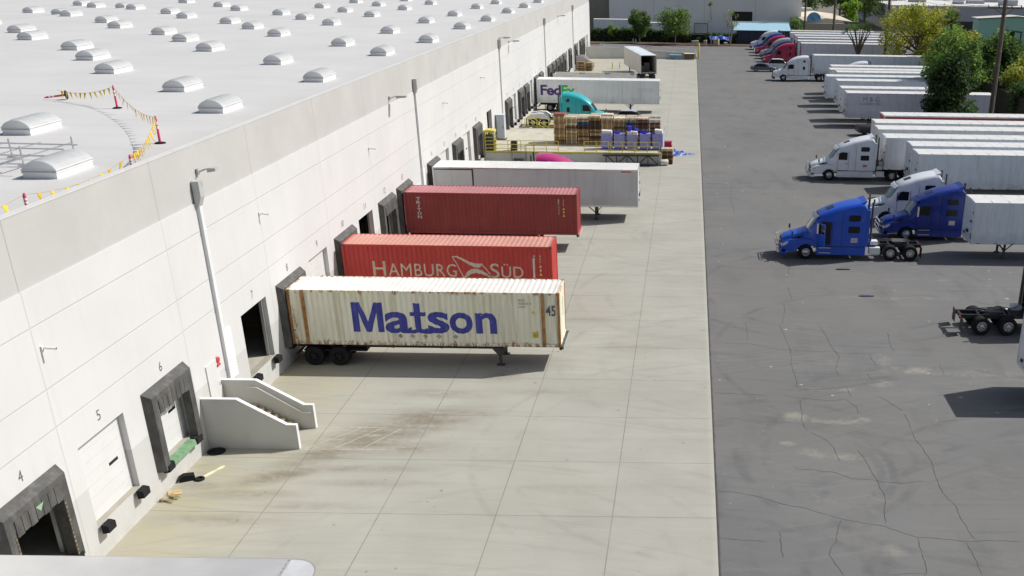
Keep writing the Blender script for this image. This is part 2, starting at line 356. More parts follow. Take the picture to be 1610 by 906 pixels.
def apron_mat():
    n = NT('yard_concrete'); x, y, z = n.xyz()
    c = n.mix(n.map(n.noise(.25, detail=6, rough=.6), .3, .7), (.35, .344, .295), (.43, .424, .37))
    c = n.mix(n.map(n.noise(1., detail=6, rough=.65, sc=(.16, 1.5, 1)), .5, .72, 0, .5), c, (.35, .34, .285))
    c = n.mix(n.map(n.noise(1., detail=6, rough=.65, sc=(.1, 1.1, 1), off=(4, 8, 0)), .55, .75, 0, .5), c, (.49, .475, .41))
    c = n.mix(n.map(n.noise(22, detail=2), .35, .7, 0, .18), c, (.3, .29, .25))
    # slabs differ a little
    vv = n.t.nodes.new('ShaderNodeTexWhiteNoise'); vv.noise_dimensions = '2D'
    cb = n.t.nodes.new('ShaderNodeCombineXYZ')
    n._in(cb.inputs[0], n.math('FLOOR', n.math('DIVIDE', n.math('SUBTRACT', x, 4.34), 4.47))); n._in(cb.inputs[1], n.math('FLOOR', n.math('DIVIDE', n.math('SUBTRACT', y, 34.2), 4.57)))
    n.t.links.new(cb.outputs[0], vv.inputs['Vector'])
    c = n.mix(n.map(vv.outputs['Value'], 0, 1, 0, .12), c, (.32, .31, .28))
    # yellowish band by the docks
    near = n.map(x, 6.5, .5, 0, 1, True)
    c = n.mix(n.math('MULTIPLY', near, n.map(n.noise(.7, detail=5, sc=(.4, 1, 1)), .3, .6, .15, .65)), c, (.4, .355, .22))
    # brown run-off streaks out of the dock doors, oil
    oil = None
    for cx, cy, rx, ry, k, an in ((3.9, 37.2, 2.6, .8, .9, .5), (5.2, 39.3, 3.2, 1.1, .9, .75), (6.8, 41., 3.6, 1.9, 1., .7), (8.4, 42.7, 3.2, 1.7, .95, .4), (10.2, 43.6, 2.2, .9, .5, .1), (8.4, 39.9, 3.2, 1., .55, .05), (6.8, 37.9, 4.6, .45, .5, .02), (7.5, 36.6, 4.4, .35, .4, 0.), (3.2, 35.6, 2.8, .5, .55, 0.),
                              (3, 33.6, 3.4, .6, .5, 0.), (6, 34.7, 3.4, .5, .35, 0.), (11.2, 48.2, 1.3, 1., .55, 0.), (8.5, 45.8, 3.6, .7, .45, 0.), (13.2, 46.2, 3., .5, .3, 0.), (17.5, 52.5, 2.8, .7, .35, 0.), (16, 36.4, 2.4, .6, .3, 0.), (1.2, 36.2, 1.2, .4, .7, 0.), (7, 61, 5, 1.2, .3, 0.), (14.5, 57, 2.6, .7, .35, 0.)):
        e = n.math('MULTIPLY', n.ellr(x, y, cx, cy, rx * 1.15, ry * 1.3, an, 1.), k)
        oil = e if oil is None else n.math('MAXIMUM', oil, e)
    strk = n.math('ADD', n.math('MULTIPLY', n.noise(1., detail=8, rough=.72, sc=(.5, 2., 1)), .6), n.math('MULTIPLY', n.noise(2.4, detail=8, rough=.75, off=(6, 3, 0)), .4))
    oil = n.math('MULTIPLY', oil, n.map(strk, .38, .62, .12, 1.))
    c = n.mix(n.map(oil, .0, .6, 0, .82), c, (.19, .16, .115))
    # tyre arcs where the lorries swing in
    arc = None
    for cx, cy, r, w_ in ((21.5, 77, 5.2, .3), (21.5, 77, 4.3, .35), (21.5, 77, 8.6, .3), (21.5, 77, 9.6, .3), (22, 62, 6.5, .28), (22, 62, 8.4, .3), (23, 51, 7., .3), (23, 51, 9.2, .28), (19, 96, 7, .35), (22, 40, 9, .22), (22, 40, 10.6, .22), (14, 30, 6.5, .25), (14, 30, 8.2, .22), (20, 118, 6, .4), (21, 160, 6, .5)):
        e = n.ring(x, y, cx, cy, r, w_)
        arc = e if arc is None else n.math('MAXIMUM', arc, e)
    arc = n.math('MULTIPLY', arc, n.map(n.noise(.6, detail=5, rough=.65), .42, .68, 0, .42))
    c = n.mix(arc, c, (.27, .265, .225))
    lanes = n.map(n.noise(1., detail=4, rough=.55, sc=(.05, 1.6, 1), off=(0, 2, 0)), .56, .7, 0, .3)
    c = n.mix(n.math('MULTIPLY', lanes, n.map(x, 6, 12)), c, (.29, .285, .24))
    for q, (rot, of) in enumerate(((.16, 3.), (-.2, 11.), (.45, 17.))):
        xr = n.math('ADD', n.math('MULTIPLY', x, cos(rot)), n.math('MULTIPLY', y, sin(rot))); yr = n.math('SUBTRACT', n.math('MULTIPLY', y, cos(rot)), n.math('MULTIPLY', x, sin(rot)))
        yr = n.math('ADD', yr, n.math('MULTIPLY', n.math('MULTIPLY', x, x), (.012, -.014, .02)[q]))
        cbv = n.t.nodes.new('ShaderNodeCombineXYZ'); n.t.links.new(xr, cbv.inputs[0]); n.t.links.new(yr, cbv.inputs[1]); cbv.inputs[2].default_value = of
        skid = n.map(n.noise(1., vec=cbv.outputs[0], detail=5, rough=.6, sc=(.07, 2.6, 1)), .55, .68, 0, .3)
        c = n.mix(n.math('MULTIPLY', skid, n.map(n.noise(.09, detail=3, off=(of, 0, 0)), .42, .58)), c, (.25, .243, .205))
    sp = n.map(n.noise(3.2, detail=1, rough=.3, off=(5, 5, 5)), .775, .79, 0, .5)
    c = n.mix(sp, c, (.12, .115, .1))
    # sawn joints
    j = n.math('MAXIMUM', n.math('MULTIPLY', n.line(x, 4.47, 4.34, .04), .85), n.math('MULTIPLY', n.line(y, 4.57, 34.2, .04), .85))
    c = n.mix(n.math('MULTIPLY', j, n.map(n.noise(.7, detail=4), .3, .6, .45, .75)), c, (.13, .125, .11))
    edge = n.map(x, 21.5, 21.75, 0, .35)
    c = n.mix(edge, c, (.52, .5, .43))
    n.bump(n.noise(30, detail=3), .12, .01)
    return n.out(c, .8)
mb = MB(); mb.quad((-.3, -20, .008), (21.75, -20, .008), (21.75, 215.2, .008), (-.3, 215.2, .008))
tag(mb.obj('concrete_apron', apron_mat()), kind='structure')

# painted keep-clear hatching beside the stairs
mb = MB()
zh = .0125
def stripe(mb, a, b, w_, z):
    a = Vector((*a, z)); b = Vector((*b, z)); d = (b - a).normalized(); u = Vector((-d.y, d.x, 0)) * w_ / 2
    mb.quad(a - u, b - u, b + u, a + u)
stripe(mb, (3.95, 39.6), (7.6, 39.7), .04, zh); stripe(mb, (3.95, 41.85), (7.0, 41.9), .04, zh)
for i in range(3): stripe(mb, (4.1 + i * 1.2, 39.68), (5.9 + i * .9, 41.8), .04, zh)
tag(mb.obj('painted_hatching', M('worn_white_line', (.5, .48, .4), .8, var=.2, vs=4, dirt=(.33, .3, .22), dirt_amt=1., dirt_s=(2, 2, 2))), kind='structure')

CRACKS = [[[23.8,35.73],[24.53,35.3],[25.27,35.07],[25.79,34.71],[26.54,34.3],[27.35,33.95],[28.17,33.74],[28.76,33.28],[29.29,32.95],[30.17,32.86],[30.97,32.71],[31.95,32.81],[33.19,32.79]],[[26.22,42.02],[26.82,41.21],[27.08,40.49],[27.11,39.63],[27.16,39.18]],[[28.11,40.28],[28.29,39.21],[28.36,38.33],[28.49,37.48],[28.54,35.86],[28.38,35.09],[28.24,33.92]],[[25.13,38.75],[25.26,38.38],[25.93,38.33],[26.91,38.07],[27.44,37.59],[28.3,37.51],[28.66,37.34],[29.5,37.23],[30.47,37.46]],[[30.87,42.17],[30.89,41.17],[31.13,39.3],[31.01,38.12],[30.97,36.45],[31.25,35.41],[31.23,34.29],[31.37,32.89]],[[26.54,34.23],[26.3,33.34],[26.18,32.65],[25.94,32.2],[25.79,31.65],[25.94,31.02],[26.13,30.31]],[[29.26,32.95],[29.19,31.84],[29.14,30.79],[29.05,30.48],[28.41,30.52],[27.88,30.42]],[[31.02,32.66],[31.04,31.56],[31.04,30.47]],[[24.12,33.28],[24.09,32.15],[24.08,31.35]],[[24.95,52.77],[26.24,52.46],[28.06,52.28],[28.6,52.43],[28.81,52.07],[30.48,52.14],[31.02,52.28]],[[27.05,63.97],[27.11,61.15]],[[26.48,60.81],[26.49,59.72],[26.15,56.78]],[[25.91,56.63],[26.07,54.6],[26.21,52.58],[26.06,50.44],[26.15,48.66],[26.08,47.09]],[[28.27,56.45],[28.49,54.44],[28.47,53.92],[28.59,52.67],[28.77,51.71],[28.33,49.62],[28.45,48.64]],[[26.11,46.99],[27.6,47.08],[28.44,47.38],[29.9,47.99],[31.46,48.54]],[[25.26,46.26],[26.05,45.89],[27.58,45.61],[28.31,45.87],[28.72,44.93],[28.73,44.18]],[[30.44,51.89],[30.57,50.61],[30.6,50.27]],[[29.89,49.24],[30.07,48.27]],[[30.03,46.32],[30.85,44.62],[30.91,43.53],[30.88,42.4]],[[26.08,45.79],[26.03,44.09],[25.92,43.37],[25.98,42.5],[26.13,42.16]],[[28.59,47.28],[28.63,46.18]],[[32.09,55.65],[31.86,53.3],[31.95,52.56]],[[33.96,50.74],[33.93,49.28],[33.69,48.94]],[[22.08,53.45],[23.93,53.4],[24.96,52.95]],[[24.02,57.0],[23.91,53.78]],[[21.86,46.4],[22.87,46.34],[24.51,46.2]],[[21.79,36.36],[22.5,36.31],[23.13,36.07],[23.81,35.76]],[[21.77,32.75],[22.36,32.65],[23.59,32.51]],
  [[27.2,66],[27.6,69],[27.4,72],[27.9,76]],[[22,71.2],[24.5,71],[26.8,71.4]],[[30.9,63],[33,62.2],[35.5,62.6]],[[24.4,84],[24.2,90],[24.6,97]]]
mb = MB()
rc = random.Random(3)
for line in CRACKS:
    pts = []
    for a, b in zip(line, line[1:]):
        L = math.dist(a, b); k = max(1, int(L / .22))
        for i in range(k):
            t = i / k; j = .035 if i else 0
            pts.append((a[0] + (b[0] - a[0]) * t + rc.uniform(-j, j), a[1] + (b[1] - a[1]) * t + rc.uniform(-j, j)))
    pts.append(tuple(line[-1]))
    vs = []
    for i, p in enumerate(pts):
        q0 = pts[max(0, i - 1)]; q1 = pts[min(len(pts) - 1, i + 1)]
        d = Vector((q1[0] - q0[0], q1[1] - q0[1])); d = d.normalized() if d.length else Vector((1, 0))
        ww = .0095 * rc.uniform(.6, 1.5) * (1 if 0 < i < len(pts) - 1 else .3)
        vs += [(p[0] - d.y * ww, p[1] + d.x * ww, .0085), (p[0] + d.y * ww, p[1] - d.x * ww, .0085)]
    mb.add(vs, [(2 * i, 2 * i + 1, 2 * i + 3, 2 * i + 2) for i in range(len(pts) - 1)])
tag(mb.obj('asphalt_cracks', M('crack_dark', (.055, .055, .055), .95, var=.2)), kind='structure')  # cracks drawn as thin dark ribbons just above the asphalt

# far kerb with red paint and planting strip
mb = MB(); mb.box(-4, 66, 246, 246.35, 0, .2)
tag(mb.obj('red_kerb', red_paint), kind='structure')
mb = MB(); mb.quad((-10, 246.36, .14), (66, 246.36, .14), (66, 251, .14), (-10, 251, .14))
tag(mb.obj('planting_strip', M('leaf_litter', (.1, .085, .055), .95, var=.35, vs=1.5, dirt=(.07, .1, .03), dirt_amt=.7)), kind='structure')
mb = MB(); mb.quad((50, 246.5, .02), (90, 246.5, .02), (90, 300, .02), (50, 300, .02)); mb.quad((62.6, 190, .02), (90, 190, .02), (90, 246.4, .02), (62.6, 246.4, .02))
tag(mb.obj('far_lot', M('far_lot_asphalt', (.14, .14, .135), .9, var=.15, vs=.3)), kind='structure')

# ------------------------------------------------------------------ warehouse
S0, SP = 27.93, 4.566            # first dock slot centre and spacing
def slot(k): return S0 + SP * k
ROOFZ, PARZ, BANDZ, YEND = 11.9, 12.25, 9.98, 221.6
ware = thing('warehouse', 'huge white warehouse with skylights on its roof and a row of numbered dock doors', 'warehouse')

def wall_mat():
    n = NT('white_tilt_up_wall'); x, y, z = n.xyz()
    c = n.mix(n.map(n.noise(.3, detail=5), .3, .7), (.615, .615, .615), (.665, .665, .665))
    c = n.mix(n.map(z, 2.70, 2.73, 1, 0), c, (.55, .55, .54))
    st = n.map(n.noise(1., detail=6, rough=.65, sc=(1, 2.5, .18)), .52, .75, 0, .2)
    c = n.mix(st, c, (.5, .49, .45))
    low = n.math('MULTIPLY', n.map(z, 1.3, 0., 0, 1), n.map(n.noise(1.3, detail=6), .35, .65, 0, .5))
    c = n.mix(low, c, (.42, .4, .35))
    j = n.line(y, 9.13, 30.2, .05)
    for h in (8.8, 6.72, 5.4): j = n.math('MAXIMUM', j, n.math('MULTIPLY', n.map(n.math('ABSOLUTE', n.math('SUBTRACT', z, h)), .02, .035, 1, 0), .8))
    sm = n.math('MULTIPLY', n.map(n.noise(.5, detail=7, rough=.7, off=(1, 6, 2)), .56, .74, 0, .3), n.map(z, 5.2, 1.2))
    c = n.mix(sm, c, (.42, .41, .38))
    c = n.mix(n.math('MULTIPLY', j, .42), c, (.42, .42, .41))
    n.bump(n.math('SUBTRACT', 1., j), .5, .02)
    return n.out(c, .6)
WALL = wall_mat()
OPEN = {}    # slot -> (y0, y1, z0, z1)
MAN = {3, 11, 27, 35}
DRIVE = {17}
LOUV = {3, 11}
for k in range(0, 42):
    if k in MAN or k in (18, 19): continue
    c = slot(k)
    OPEN[k] = (c - 1.5, c + 1.5, 1.2, 4.24)
OPEN[17] = (106.7, 109.3, 1.2, 4.6)
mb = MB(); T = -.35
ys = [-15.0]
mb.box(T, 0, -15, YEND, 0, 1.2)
mb.box(T, 0, -15, YEND, 4.6, BANDZ)
prev = -15.0
for k in sorted(OPEN, key=lambda q: OPEN[q][0]):
    a, b, z0, z1 = OPEN[k]
    mb.box(T, 0, prev, a, 1.2, 4.6)
    if z1 < 4.6: mb.box(T, 0, a, b, z1, 4.6)
    prev = b
mb.box(T, 0, prev, YEND, 1.2, 4.6)
mb.box(-120, T, YEND - .35, YEND, 0, 11.6); mb.box(-120.3, -120, -15, YEND, 0, 11.6); mb.box(-120, T, -15.3, -15, 0, 11.6)
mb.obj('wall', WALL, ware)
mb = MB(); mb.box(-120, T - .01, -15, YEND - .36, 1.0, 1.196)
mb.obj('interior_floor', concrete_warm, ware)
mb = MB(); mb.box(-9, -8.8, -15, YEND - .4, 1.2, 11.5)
mb.obj('interior_wall', blackout, ware)  # shade behind the open docks put into the wall colour
def band_mat():
    n = NT('grey_parapet_paint'); x, y, z = n.xyz()
    c = n.mix(n.map(n.noise(.4, detail=5), .3, .7), (.47, .466, .45), (.53, .526, .51))
    j = n.line(y, 9.13, 30.2, .05)
    c = n.mix(n.math('MULTIPLY', j, .85), c, (.33, .33, .31))
    return n.out(c, .65)
mb = MB(); mb.box(-.3, -.04, -15, YEND, BANDZ + .002, PARZ)
mb.obj('parapet', band_mat(), ware)
mb = MB(); mb.box(-.32, -.02, -15, YEND + .02, PARZ + .002, PARZ + .03)
mb.obj('coping', M('coping_metal', (.7, .7, .68), .45, var=.05), ware)
def roof_mat():
    n = NT('roof_membrane'); x, y, z = n.xyz()
    c = n.mix(n.map(n.noise(.15, detail=6), .3, .7), (.57, .565, .555), (.63, .623, .61))
    c = n.mix(n.map(n.noise(1., detail=6, rough=.65, sc=(.12, .9, 1)), .5, .72, 0, .35), c, (.5, .495, .49))
    j = n.line(y, 3.05, 1.2, .08)
    c = n.mix(n.math('MULTIPLY', j, .25), c, (.45, .44, .43))
    ed = n.math('MULTIPLY', n.map(x, -3.5, -.6), n.map(n.noise(.3, detail=5), .4, .65, 0, .6))
    c = n.mix(ed, c, (.52, .5, .47))
    n.bump(n.noise(1.2, detail=4), .12, .05)
    return n.out(c, .75)
mb = MB()
def roofz(x):
    if x > -53: return ROOFZ + (-x) * .0
    if x > -57: return ROOFZ - (-53 - x) * .09
    return ROOFZ - .36
xs = [-.3, -20, -53, -55, -57, -120]
for a, b in zip(xs, xs[1:]):
    mb.quad((a, -15, roofz(a)), (a, YEND, roofz(a)), (b, YEND, roofz(b)), (b, -15, roofz(b)))
mb.obj('roof', roof_mat(), ware)

# skylights (measured)
SKY = [(-10.15,46.79),(-3.86,37.71),(-4.62,54.11),(-10.16,62.03),(-18.52,70.38),(-24.12,78.35),(-29.28,85.68),(-37.71,93.99),(-42.95,101.23),(-18.95,86.39),(-24.69,94.73),(-29.74,101.47),(-37.47,108.57),(-42.43,115.57),(-51.26,124.68),(-56.46,132.),(-29.93,117.11),(-24.77,110.12),(-37.91,124.44),(-43.16,131.77),(-51.11,139.35),(-56.19,146.53),(-61.87,135.34),(-38.24,140.24),(-43.73,148.02),(-52.03,155.93),(-60.98,148.38),(-65.,152.3),
       (-3.93,67.63),(-10.15,77.37),(-4.67,85.05),(-10.2,92.73),(-19.06,101.78),(-3.91,97.55),(-10.03,107.3),(-4.4,114.77),(-10.09,122.84),(-19.02,117.21),(-24.8,125.53),(-18.94,132.35),(-30.14,132.78),(-24.72,140.55),(-30.44,148.89),(-9.7,136.17),(-18.86,147.6),(-4.01,127.73),(-4.31,144.25),(-10.18,153.51),(-18.76,162.41),(-24.68,155.86),(-30.16,163.42),(-9.82,166.95),(-24.72,171.5),(-4.16,157.97),(-4.26,173.33),(-51.3,109.5),(-57,117.2)]
SW, SL = 1.24, 2.46
m1 = MB(); m1.box(0, SW, 0, SL, 0, .2); curb_me = m1.mesh('curb', M('skylight_curb', (.84, .835, .82), .6, var=.06))
m1 = MB(); m1.box(-.03, SW + .03, -.03, SL + .03, .202, .24); m1.box(-.01, SW + .01, -.01, SL + .01, .24, .3, 1); m1.box(-.03, SW + .03, -.03, SL + .03, .3, .335)
frame_me = m1.mesh('frame', [M('skylight_frame', (.72, .72, .715), .5, metal=.0, var=.06), M('skylight_gasket', (.45, .45, .455), .6, var=.1)])
m1 = MB()
def dome_z(t): return .337 + .31 * (1 - (2 * t - 1) ** 2) ** .72
NS = 26; secs = []
for j in range(NS + 1):
    yy = SL * j / NS; rib = .04 if (j % 2 == 0 and 2 < j < NS - 2) else 0
    secs.append([(SW * i / 12, yy, dome_z(i / 12) + (rib if 0 < i < 12 else 0)) for i in range(13)])
for s_ in (0, NS):
    secs[s_] = [(x, y, z) for x, y, z in secs[s_]]
m1.loft(secs, closed=False, cap0=True, cap1=True)
n = NT('skylight_dome'); cc = n.mix(n.map(n.noise(2.), .3, .7), (.62, .64, .645), (.7, .715, .72)); dome_mat = n.out(cc, .5, spec=.3)
tr = n.t.nodes.new('ShaderNodeBsdfTranslucent'); tr.inputs['Color'].default_value = (.8, .81, .81, 1)
mx = n.t.nodes.new('ShaderNodeMixShader'); mx.inputs[0].default_value = .45
n.t.links.new(n.b.outputs[0], mx.inputs[1]); n.t.links.new(tr.outputs[0], mx.inputs[2]); n.t.links.new(mx.outputs[0], n.t.nodes['Material Output'].inputs[0])
dome_me = m1.mesh('dome', dome_mat, 14)
for x, y in SKY:
    s_ = place(curb_me, 'skylight', ware, (x, y, roofz(x) + .002))
    place(frame_me, 'frame', s_); place(dome_me, 'dome', s_)

# dock doors, shelters, bumpers, numbers
SHELTER = {0, 2, 5, 7, 9, 10, 12, 14, 16, 20, 22, 23, 25, 26, 28, 29, 30, 31, 32, 34, 36, 38, 39}
OPEN_DARK = {0, 4, 8, 9, 12 + 2, 17, 25, 28}
NUM = {0: '4', 1: '5', 2: '6', 4: '7', 5: '8', 6: '9', 7: '10', 8: '11', 9: '12', 10: '13', 12: '14', 13: '15', 14: '16', 15: '17', 16: '18', 20: '19', 21: '20', 22: '21', 23: '22', 24: '23', 25: '24', 26: '25', 28: '26', 29: '27', 30: '28'}
def shelter_mesh():
    m = MB()
    # head pad and two side pads, tapering outwards
    def pad(y0, y1, z0, z1, d, ti0, ti1, tz):
        back = [(.004, y0, z0), (.004, y1, z0), (.004, y1, z1), (.004, y0, z1)]
        front = [(d, y0 + ti0, z0), (d, y1 - ti1, z0), (d, y1 - ti1, z1 - tz), (d, y0 + ti0, z1 - tz)]
        m.add(back + front, [(0, 1, 2, 3), (7, 6, 5, 4), (0, 4, 5, 1), (1, 5, 6, 2), (2, 6, 7, 3), (3, 7, 4, 0)])
    D = .32
    pad(-1.76, -1.2, 1.05, 3.52, D, .14, .04, 0); pad(1.2, 1.76, 1.05, 3.52, D, .04, .14, 0)
    pad(-1.76, 1.76, 3.524, 4.34, D, .14, .14, .22)
    # folds of the head curtain
    for i in range(7):
        y = -1.05 + i * .35
        m.box(D + .002, D + .03, y - .16, y + .16, 3.34 + .04 * (i % 2), 3.9)
    return m
sh_me = shelter_mesh().mesh('dock_shelter', shelter_fabric)
m1 = MB(); m1.prism([(.004, -.14), (.26, -.10), (.26, .16), (.1, .2), (.004, .2)], 'y', -.24, .24); bump_me = m1.mesh('dock_bumper', rubber)
m1 = MB(); m1.box(-.348, .003, -1.498, 1.498, .0, .008); lip_me = m1.mesh('dock_sill', M('dock_sill_concrete', (.36, .34, .28), .8, var=.12))
m1 = MB()
for i in range(7):
    m1.box(-.28, -.24, -1.49, 1.49, 1.2 + i * .434, 1.2 + i * .434 + .425)
panel_door_me = m1.mesh('dock_door', door_white)
m1 = MB(); m1.box(-.239, -.232, .35, .95, 2.62, 2.74); dw_me = m1.mesh('window', glass)
m1 = MB()
m1.prism([(-1.49, 1.21), (-1.36, 1.21), (-1.36, 4.1), (1.36, 4.1), (1.36, 1.21), (1.49, 1.21), (1.49, 4.22), (-1.49, 4.22)], 'x', -.34, -.2)
track_me = m1.mesh('door_track', M('galvanised_track', (.4, .41, .42), .45, metal=.4, var=.1))
for k in sorted(OPEN):
    if k == 17: continue
    c = slot(k)
    if k in SHELTER: place(sh_me, 'dock_shelter', ware, (0, c, 0))
    if k in OPEN_DARK: place(track_me, 'door_track', ware, (0, c, 0))
    else:
        d = place(panel_door_me, 'dock_door', ware, (0, c, 0)); place(dw_me, 'window', d)
    if k < 34:
        place(lip_me, 'dock_sill', ware, (0, c, 1.2))
        for s_ in (-1, 1): place(bump_me, 'dock_bumper', ware, (.1, c + s_ * 1.25, 1.04))
for k, t in NUM.items():
    m1 = MB(); c = slot(k); wd = .105 * len(t)
    text_on_wall(m1, t, c - wd + .05, c + wd + .05, 4.6, 4.98, .006)
    m1.obj('door_number', number_paint, ware)
# yellow guide marks and green arrow on the near shelter
n = NT('worn_yellow_stripe'); x, y, z = n.xyz()
cc = n.mix(n.math('MULTIPLY', n.map(n.math('FLOORED_MODULO', z, .16), .08, .1), n.map(n.noise(5., detail=5), .4, .65)), (.075, .073, .07), (.42, .28, .08))
stripe_m = n.out(cc, .8)
for s_ in (-1, 1):
    m1 = MB(); m1.box(.322, .33, s_ * 1.29 - .04, s_ * 1.29 + .04, 1.15, 3.4)
    m1.obj('guide_stripe', stripe_m, ware).location = (0, slot(0), 0)
m1 = MB(); m1.add([(.354, .2, 3.8), (.354, -.2, 3.8), (.354, 0, 3.58)], [(0, 1, 2)])
m1.obj('arrow_mark', M('green_arrow', (.3, .46, .28), .6, var=.1), ware).location = (0, slot(0) + .05, 0)
# green leveller plate at door 6
m1 = MB(); m1.prism([(-.2, 1.205), (.3, 1.21), (.34, 1.0), (.12, .86), (.004, .9), (.004, 1.19), (-.2, 1.19)], 'y', -.95, .95)
m1.obj('dock_leveller', M('green_steel', (.15, .3, .16), .6, var=.25, vs=4, dirt=(.3, .28, .24), dirt_amt=.8, dirt_s=(3, 3, 3)), ware).location = (0, slot(2), 0)
# louvers and personnel doors
for k in (3, 11, 27):
    c = slot(k) - .1
    m1 = MB(); m1.box(.004, .05, c - 1., c + .1, 1.55, 3.38)
    d = m1.obj('door', door_white, ware)
    m1 = MB(); m1.box(.052, .1, c - .06, c + .03, 2.2, 2.34); m1.obj('handle', chrome, d)
    y0 = slot(k) + 1.25
    m1 = MB(); m1.box(.004, .03, y0 - .5, y0 + .5, 1.9, 4.26)
    for i in range(15):
        z = 1.98 + i * .152
        m1.prism([(.032, z + .1), (.1, z), (.1, z + .02), (.032, z + .12)], 'y', y0 - .46, y0 + .46)
    m1.obj('louver', M('louver_white', (.74, .74, .73), .5, var=.05), ware)
m1 = MB(); m1.lathe([(.0, .05), (.12, .05), (.14, .0), (.14, -.02), (0, -.02)], 14, axis='x', c=(.06, 41.65, 3.3)); m1.box(.004, .1, 41.5, 41.78, 3.02, 3.12)
m1.obj('alarm_bell', M('alarm_red', (.6, .06, .08), .5, var=.1), ware)
# downspouts
for y in (42.5, 79.15, 115.7, 152.4, 189.3):
    m1 = MB()
    m1.prism([(.004, 10.9), (.3, 10.9), (.3, 10.25), (.15, 9.85), (.004, 9.85)], 'y', y - .18, y + .18, 1)
    m1.box(.004, .15, y - .125, y + .125, .15, 9.85)
    for z in (8.8, 5.4, 2.7): m1.box(.15, .165, y - .17, y + .17, z, z + .06)
    m1.obj('downspout', [pipe_white, lamp_grey], ware)
# wall lights with arms, cameras
for y, z in ((43.05, 11.15), (72.5, 10.35), (116.4, 10.9), (122.4, 10.1), (168.9, 10.2)):
    m1 = MB(); m1.box(.0, .08, y - .1, y + .1, z - .1, z + .15); m1.tube([(.05, y, z), (.35, y, z + .12), (.6, y, z + .12)], .035)
    xe = .85 if y < 50 else 1.2; m1.prism([(.5, z + .02), (xe, z + .08), (xe, z + .2), (.5, z + .2)], 'y', y - .2, y + .2)
    m1.obj('wall_light', lamp_grey, ware)
for y, z in ((30.5, 8.05), (48.45, 8.1), (66.6, 8.), (88, 8.), (104.6, 8.2)):
    m1 = MB(); m1.box(.004, .06, y - .07, y + .07, z - .08, z + .08); m1.tube([(.05, y, z), (.14, y + .02, z + .03), (.2, y + .05, z)], .022)
    m1.tube([(.14, y, z + .02), (.4, y + .1, z - .03)], .045, 8); m1.tube([(.4, y + .1, z - .03), (.415, y + .105, z - .033)], .04, 8, 1)
    m1.obj('security_camera', [door_white, black_steel], ware)

# ------------------------------------------------------------------ things on the roof
pink = M('delineator_pink', (.72, .06, .16), .5, var=.08); orange_ = M('delineator_orange', (.8, .13, .05), .5, var=.08)
refl = M('reflective_white', (.75, .72, .7), .4, var=.06)
def delineator():
    m = MB(); m.lathe([(0, .0), (.24, .0), (.24, .03), (.12, .07), (0, .07)], 8, axis='z'); base = m
    p = MB()
    zs = [(.07, .62, 0), (.62, .74, 1), (.74, .8, 0), (.8, .92, 1), (.92, 1.05, 0)]
    for a, b, mm in zs: p.lathe([(.055, a), (.05, b)], 10, mm, axis='z')
    p.lathe([(.05, 1.05), (.03, 1.07), (.03, 1.12), (.05, 1.14), (0, 1.16)], 10, 0, axis='z')
    return base, p
b_, p_ = delineator(); base_me = b_.mesh('base', rubber); post_me = p_.mesh('post', [pink, refl], 40)
POSTS = [(-9.4, 55.3), (-2.45, 45.3), (-.42, 38.85), (-.42, 32.2)]
PL = ['pink delineator post with dark base farthest back on the white roof', 'tall pink delineator post near the roof edge where the flag line bends',
      'short banded delineator post peeking over the parapet below the curved flag line', 'pink and white banded delineator post at the near end of the flag line']
for (x, y), l in zip(POSTS, PL):
    t = thing('delineator_post', l, 'safety post', (x, y, ROOFZ + .002), group='delineator posts on the warehouse roof')
    place(base_me, 'base', t); place(post_me, 'post', t)
    if x > -1: t.scale = (1, 1, .62)
t = thing('delineator_post', 'fallen pink delineator post lying on the roof with its dark base upright', 'safety post', (-13.6, 58.2, ROOFZ + .26), group='delineator posts on the warehouse roof')
place(base_me, 'base', t); place(post_me, 'post', t)
t.rotation_euler = (radians(4), radians(-97), radians(8))
yel = M('pennant_yellow', (.8, .52, .02), .6, var=.15)
def pennants(name, label, a, b, sag, step, seed):
    r_ = random.Random(seed); a = Vector(a); b = Vector(b); L = (b - a).length
    m = MB(); pts = []
    for i in range(25):
        t = i / 24; p = a.lerp(b, t); p.z -= sag * 4 * t * (1 - t); pts.append(p)
    m.tube(pts, .006, 4, 1)
    d = (b - a).normalized(); k = int(L / step)
    for i in range(1, k):
        if r_.random() < .12: continue
        t = (i + r_.uniform(-.15, .15)) / k; p = a.lerp(b, t); p.z -= sag * 4 * t * (1 - t)
        h = r_.uniform(.3, .38); sw = Vector((r_.uniform(-.12, .12), r_.uniform(-.12, .12), -h)) + d * r_.uniform(-.05, .1)
        off = Vector((-d.y, d.x, 0)) * .008
        q = [p - d * .1, p + d * .1, p + sw]
        m.add([v + off for v in q] + [v - off for v in q], [(0, 1, 2), (5, 4, 3), (0, 3, 4, 1), (1, 4, 5, 2), (2, 5, 3, 0)])
    o = m.obj(name, [yel, M('string', (.4, .3, .15), .8)])
    return tag(o, label, 'pennant string', 'pennant strings between the roof posts')
Z1 = ROOFZ + 1.1; Z2 = ROOFZ + .68
pennants('pennant_string', 'yellow pennant string running from the fallen post to the farthest standing post', (-13.9, 57.9, ROOFZ + .55), (-9.4, 55.3, Z1), .25, .42, 1)
pennants('pennant_string', 'yellow pennant string curling between the farthest post and the tall post', (-9.4, 55.3, Z1), (-2.45, 45.3, Z1), .35, .8, 2)
pennants('pennant_string', 'short steep pennant string between the tall post and the short banded post', (-2.45, 45.3, Z1), (-.42, 38.85, Z2), .3, .25, 3)
pennants('pennant_string', 'yellow pennant string along the parapet between the two near posts', (-.42, 38.85, Z2), (-.42, 32.2, Z2), .3, .7, 4)
pennants('pennant_string', 'yellow pennant string leaving the picture from the nearest post', (-.42, 32.2, Z2), (-1.2, 26.5, Z2), .3, .8, 5)
